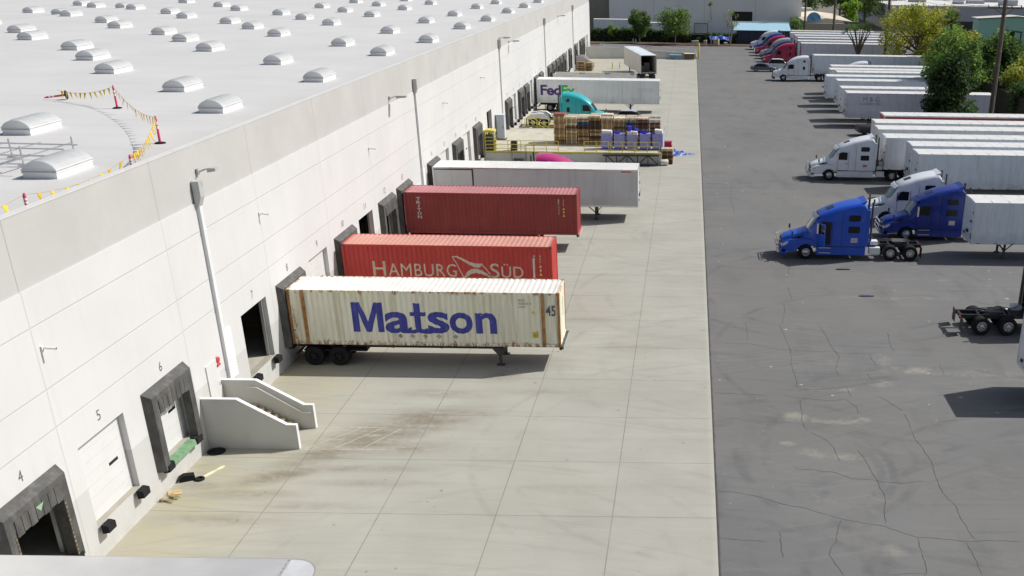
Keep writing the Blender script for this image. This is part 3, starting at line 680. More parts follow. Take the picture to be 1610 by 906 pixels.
# guard screen of steel bars lying on blocks
t = thing('steel_guard_frame', 'grey steel bar guard frame spread on the roof behind the nearest skylight', 'steel frame', (0, 0, ROOFZ))
m1 = MB()
for y, x1 in ((42.4, -4.3), (41.4, -4.3), (39.95, -4.2), (38.35, -4.1)): m1.bar((-9.5, y + .15, .42), (x1, y - .1, .42), .05, .05)
for x in (-8.6, -7.3, -6.0, -4.75): m1.bar((x, 36.8, .45), (x + .05, 42.6, .45), .04, .04)
m1.obj('bar', alu, t)
for x, y in ((-8.6, 41.4), (-6.6, 41.6), (-5.2, 40.), (-6.8, 39.9), (-4.5, 42.3), (-5.3, 38.4), (-7.9, 38.5)):
    m1 = MB(); m1.bar((x, y, 0.062), (x, y, .75), .05, .05); m1.box(x - .16, x + .16, y - .12, y + .12, .002, .06); m1.obj('leg', alu, t)

# ------------------------------------------------------------------ staircase by door 6
def staircase(loc, label, L=3.86, W=2.3, top=2.28, ny=0):
    t = thing('concrete_staircase', label, 'staircase', loc)
    prof = [(.006, 0.), (L, 0.), (L, 1.12), (L - .39, 1.12), (1.5, top), (.006, top)]
    for y in (0, W - .18):
        m = MB(); m.prism(prof, 'y', y, y + .18); m.obj('side_wall', grey_wall, t)
        m = MB(); cap = [(.008, top + .002), (1.51, top + .002), (L - .38, 1.122), (L + .002, 1.122), (L + .002, .01), (L + .03, .01), (L + .03, 1.155), (L - .38, 1.155), (1.51, top + .035), (.008, top + .035)]
        m.prism(cap, 'y', y - .01, y + .19); m.obj('coping', pipe_white, t)
    m = MB(); m.box(.006, 1.49, .182, W - .182, 0, 1.2)
    for i in range(6): m.box(1.492 + i * .285, 1.775 + i * .285, .182, W - .182, 0, 1.2 - .165 * (i + 1) + .03)
    m.obj('steps', M('worn_step_concrete', (.42, .36, .26), .85, var=.25, vs=4), t)
    m = MB(); yr = W - .26
    m.tube([(1.15, yr, 2.0), (1.55, yr, 2.0), (3.4, yr, .82), (3.75, yr, .82)], .025, 6)
    m.obj('handrail', pipe_white, t)
    return t
staircase((0, 39.6, .008), 'grey walled concrete staircase rising to the door beside dock 6')
staircase((0, 192.2, .008), 'far small concrete staircase at the dock wall with pallets stacked beside it', L=3.2)

# debris at foot of wall
t = thing('dock_bumper_scrap', 'broken black rubber bumper lying on the concrete below dock 6', 'scrap rubber', (.35, 36.7, .01), .5)
m1 = MB(); m1.prism([(-.3, 0), (.3, 0), (.28, .22), (-.1, .26), (-.3, .16)], 'y', -.16, .16); m1.obj('rubber_block', rubber, t)
m1 = MB(); m1.lathe([(.1, .0), (.18, .0), (.2, .04), (.18, .08), (.1, .08), (.1, 0)], 14, axis='z', c=(.45, -.2, 0)); m1.obj('rubber_ring', rubber, t)
m1 = MB(); m1.bar((.9, 36.9, .04), (1.35, 37.9, .04), .09, .05)
tag(m1.obj('wooden_plank', wood_pale), 'pale wooden plank lying on the concrete near dock 6', 'plank')
m1 = MB(); m1.box(-.25, .25, -.2, .2, 0, .03); o = m1.obj('brown_board', wood); o.location = (.35, 35.6, .012); o.rotation_euler = (0, .05, .4)
tag(o, 'small brown board flat on the concrete below dock 5', 'board')
m1 = MB(); rr = random.Random(5)
for i in range(6):
    x, y = rr.uniform(.0, .45), rr.uniform(-.4, .2); s_ = rr.uniform(.06, .14); m1.prism([(x - s_, y - s_ * .6), (x + s_ * .8, y - s_), (x + s_, y + s_ * .5), (x - s_ * .4, y + s_)], 'z', .0, rr.uniform(.03, .1))
o = m1.obj('trash_heap', M('dirty_yellow_trash', (.25, .21, .11), .8, var=.4, vs=6)); o.location = (.15, 35.2, .012)
tag(o, 'little yellow heap of trash against the wall below dock 5', 'trash')
m1 = MB(); m1.lathe([(0, 0), (.36, 0), (.38, .03), (.3, .06), (0, .07)], 16, axis='z'); o = m1.obj('drain_cover', rubber); o.location = (.45, 39.25, .01)
tag(o, 'round dark rubber mat in the shade at the foot of the stair wall', 'mat')

# ------------------------------------------------------------------ wheels shared by lorries
def wheel_meshes(R, W, key, rimmat, dual=False):
    t = MB(); r0 = R * .56
    prof = [(r0, -W / 2 + .02), (R * .9, -W / 2), (R, -W / 2 + .04), (R, W / 2 - .04), (R * .9, W / 2), (r0, W / 2 - .02), (r0, -W / 2 + .02)]
    t.lathe(prof, 24)
    rim = MB()
    if dual: rim.lathe([(r0, -W / 2 + .03), (r0 * .92, -W / 2 + .02), (r0 * .8, -W / 2 + .14), (r0 * .45, -W / 2 + .15), (r0 * .4, -W / 2 + .03), (0, -W / 2 + .01)], 20)
    else: rim.lathe([(r0, -W / 2 + .03), (r0 * .92, -W / 2 + .01), (r0 * .82, -W / 2 + .07), (r0 * .5, -W / 2 + .0), (r0 * .36, -W / 2 - .02), (0, -W / 2 - .03)], 20)
    for i in range(8):
        a = 2 * pi * i / 8; rim.lathe([(.0, -W / 2 + (.118 if dual else .02)), (.035, -W / 2 + (.118 if dual else .02))], 6, 1, c=(r0 * .64 * cos(a), 0, r0 * .64 * sin(a)))
    return t.mesh('wheel', rubber, 40), rim.mesh('rim', [rimmat, black_steel], 40)
steel_rim = M('steel_rim', (.42, .42, .42), .5, metal=.3, var=.15)
W_FRONT = wheel_meshes(.52, .3, 'f', alu); W_DUAL = wheel_meshes(.52, .62, 'd', alu, True); W_TRAIL = wheel_meshes(.51, .62, 't', steel_rim, True); W_BLACK = wheel_meshes(.51, .62, 'k', M('black_rim', (.02, .02, .02), .8, var=.2, spec=.2), True); W_CAR = wheel_meshes(.34, .22, 'c', alu)
def wheels(root, xs, yh, kit, R=.52):
    for x in xs:
        for s_ in (-1, 1):
            wl = place(kit[0], 'wheel', root, (x, s_ * yh, R), 0 if s_ < 0 else pi)
            place(kit[1], 'rim', wl)

# ------------------------------------------------------------------ box trailers
def trailer(label, loc, L=16.15, W=2.65, side=None, roofm=None, nose='-x', leg=3.2, axles=True, H=4.1, zb=1.15, group='white trailers parked across the yard', ribs=0, rz=0, name='box_trailer', skirt=False, hardware=True, endm=None, open_rear=False, redband=False):
    """nose end at x=0, rear at x=L; y centred; turned by rz"""
    side = side or trailer_white; roofm = roofm or trailer_roof
    t = thing(name, label, 'trailer', loc, rz, group)
    h = W / 2
    m = MB()
    if not open_rear:
        m.box(0, L, -h, h, zb + .16, H - .1)
    else:
        m.box(0, .12, -h, h, zb + .16, H - .1); m.box(.12, L, -h, -h + .06, zb + .16, H - .1); m.box(.12, L, h - .06, h, zb + .16, H - .1); m.box(.12, L, -h + .06, h - .06, zb + .16, zb + .24)
    if ribs:
        k = int(L / ribs)
        for i in range(1, k):
            x = i * L / k
            for s_ in (-1, 1): m.box(x - .02, x + .02, s_ * (h + .008) - .008, s_ * (h + .008) + .008, zb + .2, H - .14)
    body = m.obj('body', [side], t)
    m = MB()
    for s_ in (-1, 1):
        m.box(-.02, L + .02, s_ * (h + .006) - .012, s_ * (h + .006) + .012, H - .1 + .002, H)      # top rails
        m.box(-.02, L + .02, s_ * (h + .01) - .02, s_ * (h + .01) + .02, zb, zb + .158)
    m.box(-.03, -.005, -h, h, H - .1, H + .005); m.box(-.03, -.005, -h, h, zb, zb + .18)
    for s_ in (-1, 1): m.box(-.03, .06, s_ * (h + .008) - .02, s_ * (h + .008) + .02, zb + .16, H - .1)
    for s_ in (-1, 1): m.box(L - .08, L + .03, s_ * (h + .008) - .02, s_ * (h + .008) + .02, zb + .16, H - .1)
    m.obj('rail', side if side is not trailer_grey else alu, t)
    m = MB()
    secs = [[(x, -h + .02, H - .004), (x, -h * .5, H + .02), (x, 0, H + .028), (x, h * .5, H + .02), (x, h - .02, H - .004), (x, h - .02, H - .09), (x, -h + .02, H - .09)] for x in (.0, L)]
    m.loft(secs)
    k = int(L / 1.22)
    for i in range(1, k): m.box(i * 1.22 - .02, i * 1.22 + .02, -h * .96, h * .96, H + .012, H + .03)
    m.obj('roof', roofm, t)
    m = MB(); m.box(.1, L - .1, -h + .1, h - .1, zb + .02, zb + .15); 
    m.box(L - 4.2, L - .3, -.6, -.48, .78, zb); m.box(L - 4.2, L - .3, .48, .6, .78, zb)
    m.box(L - .12, L - .02, -h + .15, h - .15, .55, .66); m.box(L - .12, L - .04, -.7, -.6, .55, zb); m.box(L - .12, L - .04, .6, .7, .55, zb)
    m.obj('underframe', black_steel, t)
    for s_ in (-1, 1):
        m = MB(); m.box(leg - .07, leg + .07, s_ * .85 - .07, s_ * .85 + .07, .1, zb + .02); m.box(leg - .16, leg + .16, s_ * .85 - .16, s_ * .85 + .16, .0, .06)
        m.bar((leg, s_ * .85, .55), (leg + .75, s_ * .7, zb), .06, .06); m.bar((leg, s_ * .85, .55), (leg - .6, s_ * .7, zb), .05, .05)
        m.obj('landing_leg', dark_grey, t)
    m = MB(); m.bar((leg, -.85, .62), (leg, .85, .62), .06, .06); m.bar((leg, -.85, .35), (leg, .85, .9), .04, .04); m.obj('leg_brace', dark_grey, t)
    if axles:
        wheels(t, (L - 2.9, L - 1.6), .98, W_TRAIL, .51)
        m = MB(); [m.tube([(x, -.9, .51), (x, .9, .51)], .07) for x in (L - 2.9, L - 1.6)]
        m.obj('axle', dark_grey, t)
        for s_ in (-1, 1):
            m = MB(); m.box(L - .95, L - .93, s_ * .98 - .3, s_ * .98 + .3, .15, .95); m.obj('mudflap', black_steel, t)
    if hardware:
        m = MB(); m.box(-.1, -.032, -.35, .05, 1.75, 1.95); m.box(-.09, -.032, -.9, -.75, 2.6, 2.75); m.box(-.08, -.032, .5, .7, 1.5, 1.65)
        m.box(-.07, -.032, -h + .12, -h + .22, 3.3, 3.42); m.box(-.07, -.032, -h + .1, -h + .17, 1.5, 1.9)
        m.obj('connector_box', black_steel, t)
        m = MB()
        for i in range(5): m.box(-.042, -.032, -h + .14, -h + .17, 1.6 + i * .5, 1.75 + i * .5)
        m.obj('hinge', dark_grey, t)
    if not open_rear:
        m = MB()
        for s_ in (-1, 1): m.box(L + .032, L + .06, s_ * .66 - .62, s_ * .66 + .62, zb + .12, H - .12)
        d = m.obj('rear_door', side, t)
        m = MB()
        for y in (-.9, -.35, .35, .9): m.tube([(L + .08, y, zb + .1), (L + .08, y, H - .1)], .018)
        m.obj('lock_rod', dark_grey, d)
    m = MB()
    for s_ in (-1, 1): m.box(L + .032, L + .05, s_ * 1. - .1, s_ * 1. + .1, zb + .02, zb + .1)
    m.obj('tail_light', red_lens, t)
    m = MB(); k = 13
    for i in range(k):
        x = .5 + (L - 1.) * i / (k - 1)
        m.box(x - .12, x + .12, -h - .034, -h - .031, zb + .02, zb + .07)
    m.obj('reflector_tape', M('reflector_tape', (.18, .07, .07), .5, var=.3), t)
    if redband:
        m = MB(); m.box(.08, L - .1, -h - .006, -h - .002, H - .5, H - .14); m.obj('red_stripe', red_band, t)
        m = MB(); m.box(-.036, -.031, -h + .1, h - .1, H - 1.5, H - .12); m.obj('red_front_panel', red_band, t)
    return t
red_band = M('red_band', (.4, .05, .06), .5, var=.1)

# right-hand row: (label, x nose, y centre, side)
G = 'white trailers parked across the yard'
trailer('pale trailer with two-tone nose parked beside the farther blue bobtail tractor', (40.6, 72.5, .005), side=trailer_blue, leg=2.6, group=G)
trailer('pale blue trailer in front of the row of white roofs, longest side showing', (40.4, 91.1, .005), side=trailer_blue, group=G)
trailer('white trailer second from the front of the roof row, set back from the cab', (40.65, 95.2, .005), side=trailer_blue, group=G)
trailer('off-white trailer hitched behind the white sleeper tractor with seams on its nose', (39.05, 99.35, .005), side=trailer_white, group=G)
trailer('white trailer just behind the one hitched to the white sleeper tractor', (39.15, 104.4, .005), side=trailer_white, group=G)
trailer('white trailer with black hook-up box, nose reaching past the black pickup', (39.55, 108.6, .005), side=trailer_white, group=G)
trailer('white roofed trailer with red front panel and red stripe near the big dark bush', (41.3, 113.8, .005), side=trailer_white, group=G, redband=True)
tB = trailer('lilac-grey trailer with faded M and G lettering behind the dark bush', (39.93, 132.4, .005), L=18.2, side=trailer_lilac, group=G)
m1 = MB(); fade = M('faded_lettering', (.3, .29, .38), .6, var=.15, vs=4)
text_on_side(m1, 'M & G', 2.0, 4.0, 3.1, 3.65, -1.34); text_on_side(m1, 'CARRIERS INC', 1.5, 4.3, 2.7, 2.95, -1.34, bold=.01)
m1.obj('faded_lettering', fade, tB)
trailer('white trailer right behind the lettered lilac trailer', (39.92, 137.2, .005), side=trailer_white, group=G)
trailer('blue-sided white trailer with dark nose bracket, third behind the dark bush', (40.45, 145.4, .005), side=trailer_blue, group=G)
trailer('white trailer with the nose sticking out farthest in the middle row', (39.65, 150.6, .005), side=trailer_blue, group=G)
trailer('white trailer with beige roof set back in the middle row', (41.8, 156.1, .005), side=trailer_white, group=G)
trailer('white trailer one from the back of the middle row', (41.25, 159.6, .005), side=trailer_white, group=G)
trailer('rearmost white trailer of the middle row beneath the half hidden white cab', (42.0, 164.4, .005), side=trailer_white, group=G)
trailer('long pale blue trailer hitched to the white day-lit tractor at the row break', (41.25, 181.7, .005), L=18.9, side=trailer_blue, group=G)
trailer('lilac panelled trailer behind the bright red tractor in the back row', (41.5, 205.8, .005), L=18.6, side=trailer_lilac, ribs=1.2, group=G)
trailer('white trailer behind the dark blue tractor in the back row', (41.4, 211.9, .005), L=19, side=trailer_white, group=G)
trailer('white trailer behind the silver tractor in the back row', (42.1, 219.2, .005), L=19.4, side=trailer_lilac, group=G)
trailer('white trailer behind the second red tractor in the back row', (42.1, 225.6, .005), L=19, side=trailer_white, group=G)
trailer('white trailer behind the medium blue tractor in the back row', (41.8, 232.2, .005), L=19.5, side=trailer_blue, group=G)
trailer('beige roofed trailer behind the farthest white tractor', (42.6, 238.8, .005), L=18, side=trailer_white, roofm=M('beige_roof', (.58, .54, .47), .6, var=.08), group=G)
trailer('pale trailer entering at the right edge with only its corner showing', (37.2, 46.75, .005), side=trailer_blue, group=G)

# docked box trailers (nose to the right, rear at the dock): rz = pi
DG = 'trailers backed up to the docks'
t14 = trailer('plain grey-sided trailer with white roof backed up between the red container and the raised platform', (16.5, 82.3, .01), L=16.05, W=2.9, side=trailer_grey, leg=3.4, rz=pi, group=DG)
m1 = MB(); m1.box(12.9, 13.0, 1.452, 1.475, 1.3, 4.0); m1.box(13, 16, 1.452, 1.46, 3.9, 3.98); m1.obj('black_seal', black_steel, t14)
m1 = MB(); m1.box(.5, 1.3, 1.472, 1.476, 3.9, 3.98); m1.obj('red_badge', red_lens, t14)
fx = trailer('white trailer with purple and green lettering backed up beyond the pallet stacks', (16.5, 141.6, .01), L=16.1, W=2.75, side=trailer_white, leg=3.9, rz=pi, group=DG)
for body_, x0, x1, mm in (('Fed', .45, 3.15, M('lettering_purple', (.09, .03, .2), .5, var=.06)), ('Ex', 3.22, 5.05, M('lettering_green', (.02, .55, .08), .5, var=.06))):
    m1 = MB(); vs, fs = text_shape(body_, x0, x1, 2.1, 3.42, bold=.03, spacing=.95)
    m1.add([(16.1 - x, 1.385, z) for x, z in vs], fs); m1.obj('lettering', mm, fx)
m1 = MB()
for i, s_ in enumerate(('Reg. Trailer Services', 'Los Angeles, Calif.')): pass
for z in (2.78, 3.05):
    for i in range(9): m1.box(.9 + i * .2, 1.04 + i * .2, 1.377, 1.383, z, z + .07)
m1.obj('small_print', M('small_grey_print', (.5, .51, .53), .6), fx)
t_open = trailer('grey trailer parked askew with its dark open rear facing the camera', (9.4 + .6, 192.0, .01), L=16.6, W=2.6, side=M('weathered_grey_panel', (.55, .54, .5), .5, var=.08, vs=.6), roofm=trailer_blue, leg=3., rz=-radians(77), group=DG, open_rear=True, hardware=False)
m1 = MB(); m1.box(6, 6.05, -1.2, 1.2, 1.45, 3.9); m1.obj('inner_wall', blackout, t_open)  # near-black colour gives the trailer's inside its shade
m1 = MB(); m1.box(15, 15.8, -1.1, -.6, 1.4, 2.4); m1.box(14.4, 15.2, -.5, .4, 1.4, 2.8); m1.obj('cargo', dark_grey, t_open)
# open-top trailer with side stakes behind
t = thing('open_top_trailer', 'open-top ribbed trailer with white hoops behind the lettered white trailer', 'trailer', (1.2, 152.5, .01), 0, DG)
m1 = MB(); m1.box(0, 11.4, -1.25, -1.2, 1.2, 3.5); m1.box(0, 11.4, 1.2, 1.25, 1.2, 3.5); m1.box(0, .05, -1.2, 1.2, 1.2, 3.5); m1.box(11.35, 11.4, -1.2, 1.2, 1.2, 3.5); m1.box(.05, 11.35, -1.2, 1.2, 1.2, 1.3)
for i in range(38): m1.box(.2 + i * .3, .26 + i * .3, -1.29, -1.252, 1.3, 3.4)
m1.obj('ribbed_side', trailer_white, t)
m1 = MB(); m1.box(-.05, 11.45, -1.32, -1.18, 3.502, 3.62); m1.box(-.05, 11.45, 1.18, 1.32, 3.502, 3.62); m1.box(11.42, 11.6, -1.3, -1.1, 1.2, 4.); m1.box(11.42, 11.6, .95, 1.15, 1.2, 4.)
m1.obj('top_rail', white_metal, t)
m1 = MB()
for i in range(3): m1.prism([(i * 3.6 + .8, 3.63), (i * 3.6 + 3.6, 3.63), (i * 3.6 + 2.3, 3.3)], 'y', -1.1, 1.1)
m1.obj('tarpaulin', M('drab_tarp', (.2, .2, .14), .8, var=.25), t)
wheels(t, (1.4, 2.7), .98, W_TRAIL, .51)
m1 = MB(); [m1.box(9, 9.14, s_ * .85 - .07, s_ * .85 + .07, 0, 1.2) for s_ in (-1, 1)]; m1.box(.3, 11.2, -.6, .6, 1.0, 1.19); m1.obj('underframe', black_steel, t)

# silver rounded-nose trailer close below the camera
t = thing('silver_trailer', 'silver trailer roof with rounded front corner along the bottom left edge', 'trailer', (.42, 23.35, .01), 0, DG)
def rounded(L, h, r, n=10):
    p = [(0, -h), (L - r, -h)] + [(L - r + r * sin(a), -h + r - r * cos(a)) for a in [pi / 2 * i / n for i in range(1, n + 1)]]
    p += [(L - r + r * cos(a), h - r + r * sin(a)) for a in [pi / 2 * i / n for i in range(0, n + 1)]] + [(0, h)]
    return p
m1 = MB(); m1.prism(rounded(9.9, 1.2, .75), 'z', 1.2, 4.06); m1.obj('body', alu, t, 30)
m1 = MB(); m1.prism(rounded(9.94, 1.24, .78), 'z', 3.98, 4.1); m1.obj('roof_rail', M('silver_rail', (.5, .5, .5), .35, metal=.5, var=.05), t, 30)
n = NT('silver_roof'); cc = n.mix(n.map(n.noise(.5, detail=5), .3, .7), (.5, .5, .5), (.62, .62, .61)); 
m1 = MB(); m1.prism(rounded(9.0, 1.17, .02, 2), 'z', 4.1, 4.125); m1.obj('roof', n.out(cc, .38, metal=.35), t)
m1 = MB()
for i in range(12): m1.lathe([(0, 4.16), (.02, 4.155), (.025, 4.125)], 8, axis='z', c=(9.03, -1.1 + i * .2, 0))
m1.box(9.0, 9.06, -1.15, 1.15, 4.1, 4.13); m1.obj('rivet_seam', M('dull_rivets', (.42, .42, .42), .5, metal=.3), t)
m1 = MB()
nn = 10; secs = []
for i in range(6):
    f = i / 5; z = 4.12 - .05 * f * f
    pl = [(x, y) for x, y in rounded(9.9, 1.18, .75)]
    secs.append([(9.05 + (max(x, 9.05) - 9.05) * f if False else x, y, z) for x, y in pl])
m1.prism([(9.07, -1.17)] + [p for p in rounded(9.9, 1.17, .72) if p[0] > 9.1] + [(9.07, 1.17)], 'z', 4.101, 4.112); m1.obj('nose_cap', chrome if False else M('bright_nose_metal', (.74, .74, .74), .42, metal=.35, var=.1), t, 30)
wheels(t, (1.3, 2.6), .95, W_TRAIL, .51)
m1 = MB(); m1.box(.2, 9, -.6, .6, 1.0, 1.198); [m1.box(7, 7.14, s_ * .85 - .07, s_ * .85 + .07, 0, 1.2) for s_ in (-1, 1)]; m1.obj('underframe', black_steel, t)

# ------------------------------------------------------------------ corrugated containers on chassis
PER, DEP = .28, .036
def prof(x):
    u = (x % PER) / PER
    if u < .3: return 0.
    if u < .5: return (u - .3) / .2
    if u < .8: return 1.
    return 1 - (u - .8) / .2
def breaks(x0, x1):
    out = [x0]; k = math.floor(x0 / PER)
    while True:
        done = False
        for f in (0, .3, .5, .8):
            x = (k + f) * PER
            if x >= x1: done = True; break
            if x > x0 + 1e-6: out.append(x)
        if done: break
        k += 1
    return out + [x1]
def corr_side(m, x0, x1, z0, z1, y, sgn, mat=0):
    bx = breaks(x0, x1)
    vs = []
    for x in bx: yy = y + sgn * DEP * prof(x); vs += [(x, yy, z0), (x, yy, z1)]
    m.add(vs, [(2 * i, 2 * i + 2, 2 * i + 3, 2 * i + 1) for i in range(len(bx) - 1)], mat)
def corr_end(m, x, y0, y1, z0, z1, sgn, mat=0):
    bx = breaks(y0, y1); vs = []
    for q in bx: xx = x - sgn * DEP * prof(q); vs += [(xx, q, z0), (xx, q, z1)]
    m.add(vs, [(2 * i, 2 * i + 2, 2 * i + 3, 2 * i + 1) for i in range(len(bx) - 1)], mat)
def corr_roof(m, x0, x1, y0, y1, z, mat=0):
    vs = []; bx = breaks(x0, x1)
    for x in bx: zz = z - .022 * prof(x); vs += [(x, y0, zz), (x, y1, zz)]
    m.add(vs, [(2 * i, 2 * i + 2, 2 * i + 3, 2 * i + 1) for i in range(len(bx) - 1)], mat)
def painted_text(body, x0, x1, z0, z1, m, bold=0., spacing=1., y=0.):
    """letters painted on to the corrugated side: cut at the folds and pressed in"""
    vs, fs = text_shape(body, x0, x1, z0, z1, bold=bold, spacing=spacing, res=5)
    press(vs, fs, m, y)
def press(vs, fs, m, y=0., mat=0):
    bm = bmesh.new(); bv = [bm.verts.new((a, 0, b)) for a, b in vs]
    for f in fs:
        try: bm.faces.new([bv[i] for i in f])
        except ValueError: pass
    xa = min(v[0] for v in vs); xb = max(v[0] for v in vs)
    for x in breaks(xa, xb)[1:-1]:
        bmesh.ops.bisect_plane(bm, geom=bm.verts[:] + bm.edges[:] + bm.faces[:], plane_co=(x, 0, 0), plane_no=(1, 0, 0))
    bm.verts.index_update()
    m.add([(v.co.x, y + DEP * prof(v.co.x) - .004, v.co.z) for v in bm.verts], [tuple(v.index for v in f.verts) for f in bm.faces], mat)
    bm.free()
def ribbon(pts, ws):
    vs = []
    for i, p in enumerate(pts):
        a = pts[max(0, i - 1)]; b = pts[min(len(pts) - 1, i + 1)]; d = Vector((b[0] - a[0], b[1] - a[1])).normalized(); w_ = ws[i] / 2
        vs += [(p[0] - d.y * w_, p[1] + d.x * w_), (p[0] + d.y * w_, p[1] - d.x * w_)]
    return vs, [(2 * i, 2 * i + 1, 2 * i + 3, 2 * i + 2) for i in range(len(pts) - 1)]

def rust_paint(name, base, base2, rust_amt, H, streak=(.3, .2, .1)):
    n = NT(name); x, y, z = n.xyz()
    c = n.mix(n.map(n.noise(.6, detail=5), .3, .7), base, base2)
    c = n.mix(n.map(n.noise(1., detail=6, rough=.65, sc=(3.5, 3.5, .25)), .48, .72, 0, .5 * rust_amt + .12), c, streak)
    fine = n.noise(1., detail=8, rough=.72, sc=(5, 5, 1.2), off=(2, 2, 2))
    e1 = n.map(z, .38, .06, 0, .42); e2 = n.map(z, H - .3, H - .05, 0, .36)
    if rust_amt > .5: e1 = n.math('MAXIMUM', e1, n.map(x, .5, .1, 0, .4))
    edge = n.math('MAXIMUM', e1, e2)
    r = n.map(n.math('ADD', fine, n.math('MULTIPLY', edge, rust_amt * .5)), .66, .76)
    c = n.mix(n.math('MULTIPLY', r, min(1., rust_amt)), c, (.33, .14, .04))
    r2 = n.map(n.math('ADD', n.noise(7., detail=6, off=(9, 1, 4)), n.math('MULTIPLY', edge, .28 * rust_amt)), .7, .78, 0, min(1, rust_amt))
    c = n.mix(r2, c, (.1, .05, .03))
    return n.out(c, .62)
rust_steel = M('rusty_post', (.36, .17, .05), .8, var=.45, vs=4, vsc=(1, 1, .6), dirt=(.5, .42, .28), dirt_amt=.6, dirt_s=(3, 3, 1.2))
def container(name, label, loc, L, paint, roofp, postp, H=2.896, W=2.438, inner=None, zb=1.18, bar=None):
    t = thing(name, label, 'container', (loc[0], loc[1], 0), 0, 'shipping containers on chassis at the docks')
    z0, z1 = zb, zb + H
    p = .12
    m = MB(); a, b = p, L - p
    spans = [(a, b)] if not inner else [(a, inner[0] - .09), (inner[0] + .09, inner[1] - .09), (inner[1] + .09, b)]
    for s0, s1 in spans:
        corr_side(m, s0, s1, z0 + .15 - zb, z1 - .11 - zb, 0.025, 1); 
        corr_side(m, s0, s1, z0 + .15 - zb, z1 - .11 - zb, W - .025, -1)
    m.add([(v[0], v[1], v[2]) for v in []], [])
    o = m.obj('side_panel', paint, t); o.location = (0, 0, zb)
    m = MB(); corr_end(m, L - .03, .12, W - .12, .15, H - .11, 1); corr_end(m, .03, .12, W - .12, .15, H - .11, -1)
    o = m.obj('end_panel', paint, t); o.location = (0, 0, zb)
    m = MB(); corr_roof(m, .15, L - .15, .06, W - .06, H - .01); m.box(0.12, .15, .05, W - .05, H - .04, H - .003); m.box(L - .15, L - .12, .05, W - .05, H - .04, H - .003)
    if inner:
        for x in inner: m.box(x - .05, x + .05, .05, W - .05, H - .03, H - .002)
    o = m.obj('roof', roofp, t); o.location = (0, 0, zb)
    m = MB()
    for y in (.0, W - .06):
        m.box(.12, L - .12, y, y + .06, H - .11, H - .005); m.box(.12, L - .12, y, y + .05, 0.0, .15)
    m.box(0.002, .1, .12, W - .12, H - .11, H - .005); m.box(L - .1, L - .002, .12, W - .12, H - .11, H - .005); m.box(0.002, .1, .12, W - .12, 0, .15); m.box(L - .1, L - .002, .12, W - .12, 0, .15)
    o = m.obj('rail', paint, t); o.location = (0, 0, zb)
    m = MB()
    for x in (0, L - .119):
        for y in (0, W - .119):
            m = MB(); m.box(x, x + .119, y, y + .119, .12, H - .12); o = m.obj('corner_post', postp, t); o.location = (0, 0, zb)
    if inner:
        for x in inner:
            for y in (-.003, W - .047): m = MB(); m.box(x - .088, x + .088, y, y + .05, .001, H - .002); o = m.obj('corner_post', postp, t); o.location = (0, 0, zb)
    for x in (-.004, L - .17):
        for y in (-.004, W - .16):
            for z in (0, H - .118): m = MB(); m.box(x, x + .174, y, y + .164, z, z + .119); o = m.obj('corner_casting', rust_steel if inner else dark_grey, t); o.location = (0, 0, zb)
    # chassis under it
    c = thing('container_chassis', label_chassis[name], 'chassis', (loc[0], loc[1], 0), 0, 'container chassis at the docks')
    m = MB()
    for y in (.78, W - .9): m.box(.1, L - 3, y, y + .12, zb - .42, zb - .06); m.box(L - 3, L + .05, y, y + .12, zb - .18, zb - .06)
    for x in (.2, 2.5, 5, 7.5, L - 3, L - .1): m.box(x, x + .14, .05, W - .05, zb - .16, zb - .006)
    c_ = m.obj('frame', black_steel, c)
    m = MB(); m.box(L + .02, L + .13, .0, W, zb - .1, zb + .06)
    for i in range(8): m.box(L + .132, L + .137, .02 + i * .3, .02 + i * .3 + .15, zb - .08, zb + .04, 1)
    m.obj('front_bolster', bar or [dark_grey, white_metal], c)
    m = MB(); m.box(.35, 3.6, .35, W - .35, zb - .5, zb - .425); m.prism([(3.6, zb - .45), (4.0, zb - .05), (3.6, zb - .05)], 'y', .4, W - .4); m.obj('bogie', black_steel, c)
    for x in (.95, 2.25):
        for s_ in (-1, 1):
            wl = place(W_TRAIL[0], 'wheel', c, (x, W / 2 + s_ * .92, .515), 0 if s_ < 0 else pi); place(W_BLACK[1], 'rim', wl)
    xl = L * .765
    for s_ in (-1, 1):
        m = MB(); y = W / 2 + s_ * .8; m.box(xl - .08, xl + .08, y - .08, y + .08, .08, zb - .2); m.box(xl - .2, xl + .2, y - .13, y + .13, .01, .06)
        m.prism([(xl - .45, zb - .2), (xl + .4, zb - .2), (xl + .12, zb - .6), (xl - .12, zb - .6)], 'y', y - .05, y + .05); m.obj('landing_leg', dark_grey, c)
    m = MB()
    m.box(.0, .06, .15, W - .15, .5, .62); m.obj('underride_bar', dark_grey, c)
    return t
label_chassis = {'cream_container': 'black chassis with tandem wheels under the rusty cream container', 'red_container': 'black chassis under the bright red container at dock 10', 'maroon_container': 'black chassis with pinkish front bar under the maroon container'}
cream = rust_paint('rusty_cream_paint', (.82, .8, .63), (.88, .86, .73), 1., 2.9, (.42, .33, .18))
cream_roof = M('cream_roof', (.8, .78, .73), .55, var=.06, vs=.7, dirt=(.4, .3, .18), dirt_amt=.3, dirt_s=(.7, 1.6, 1))
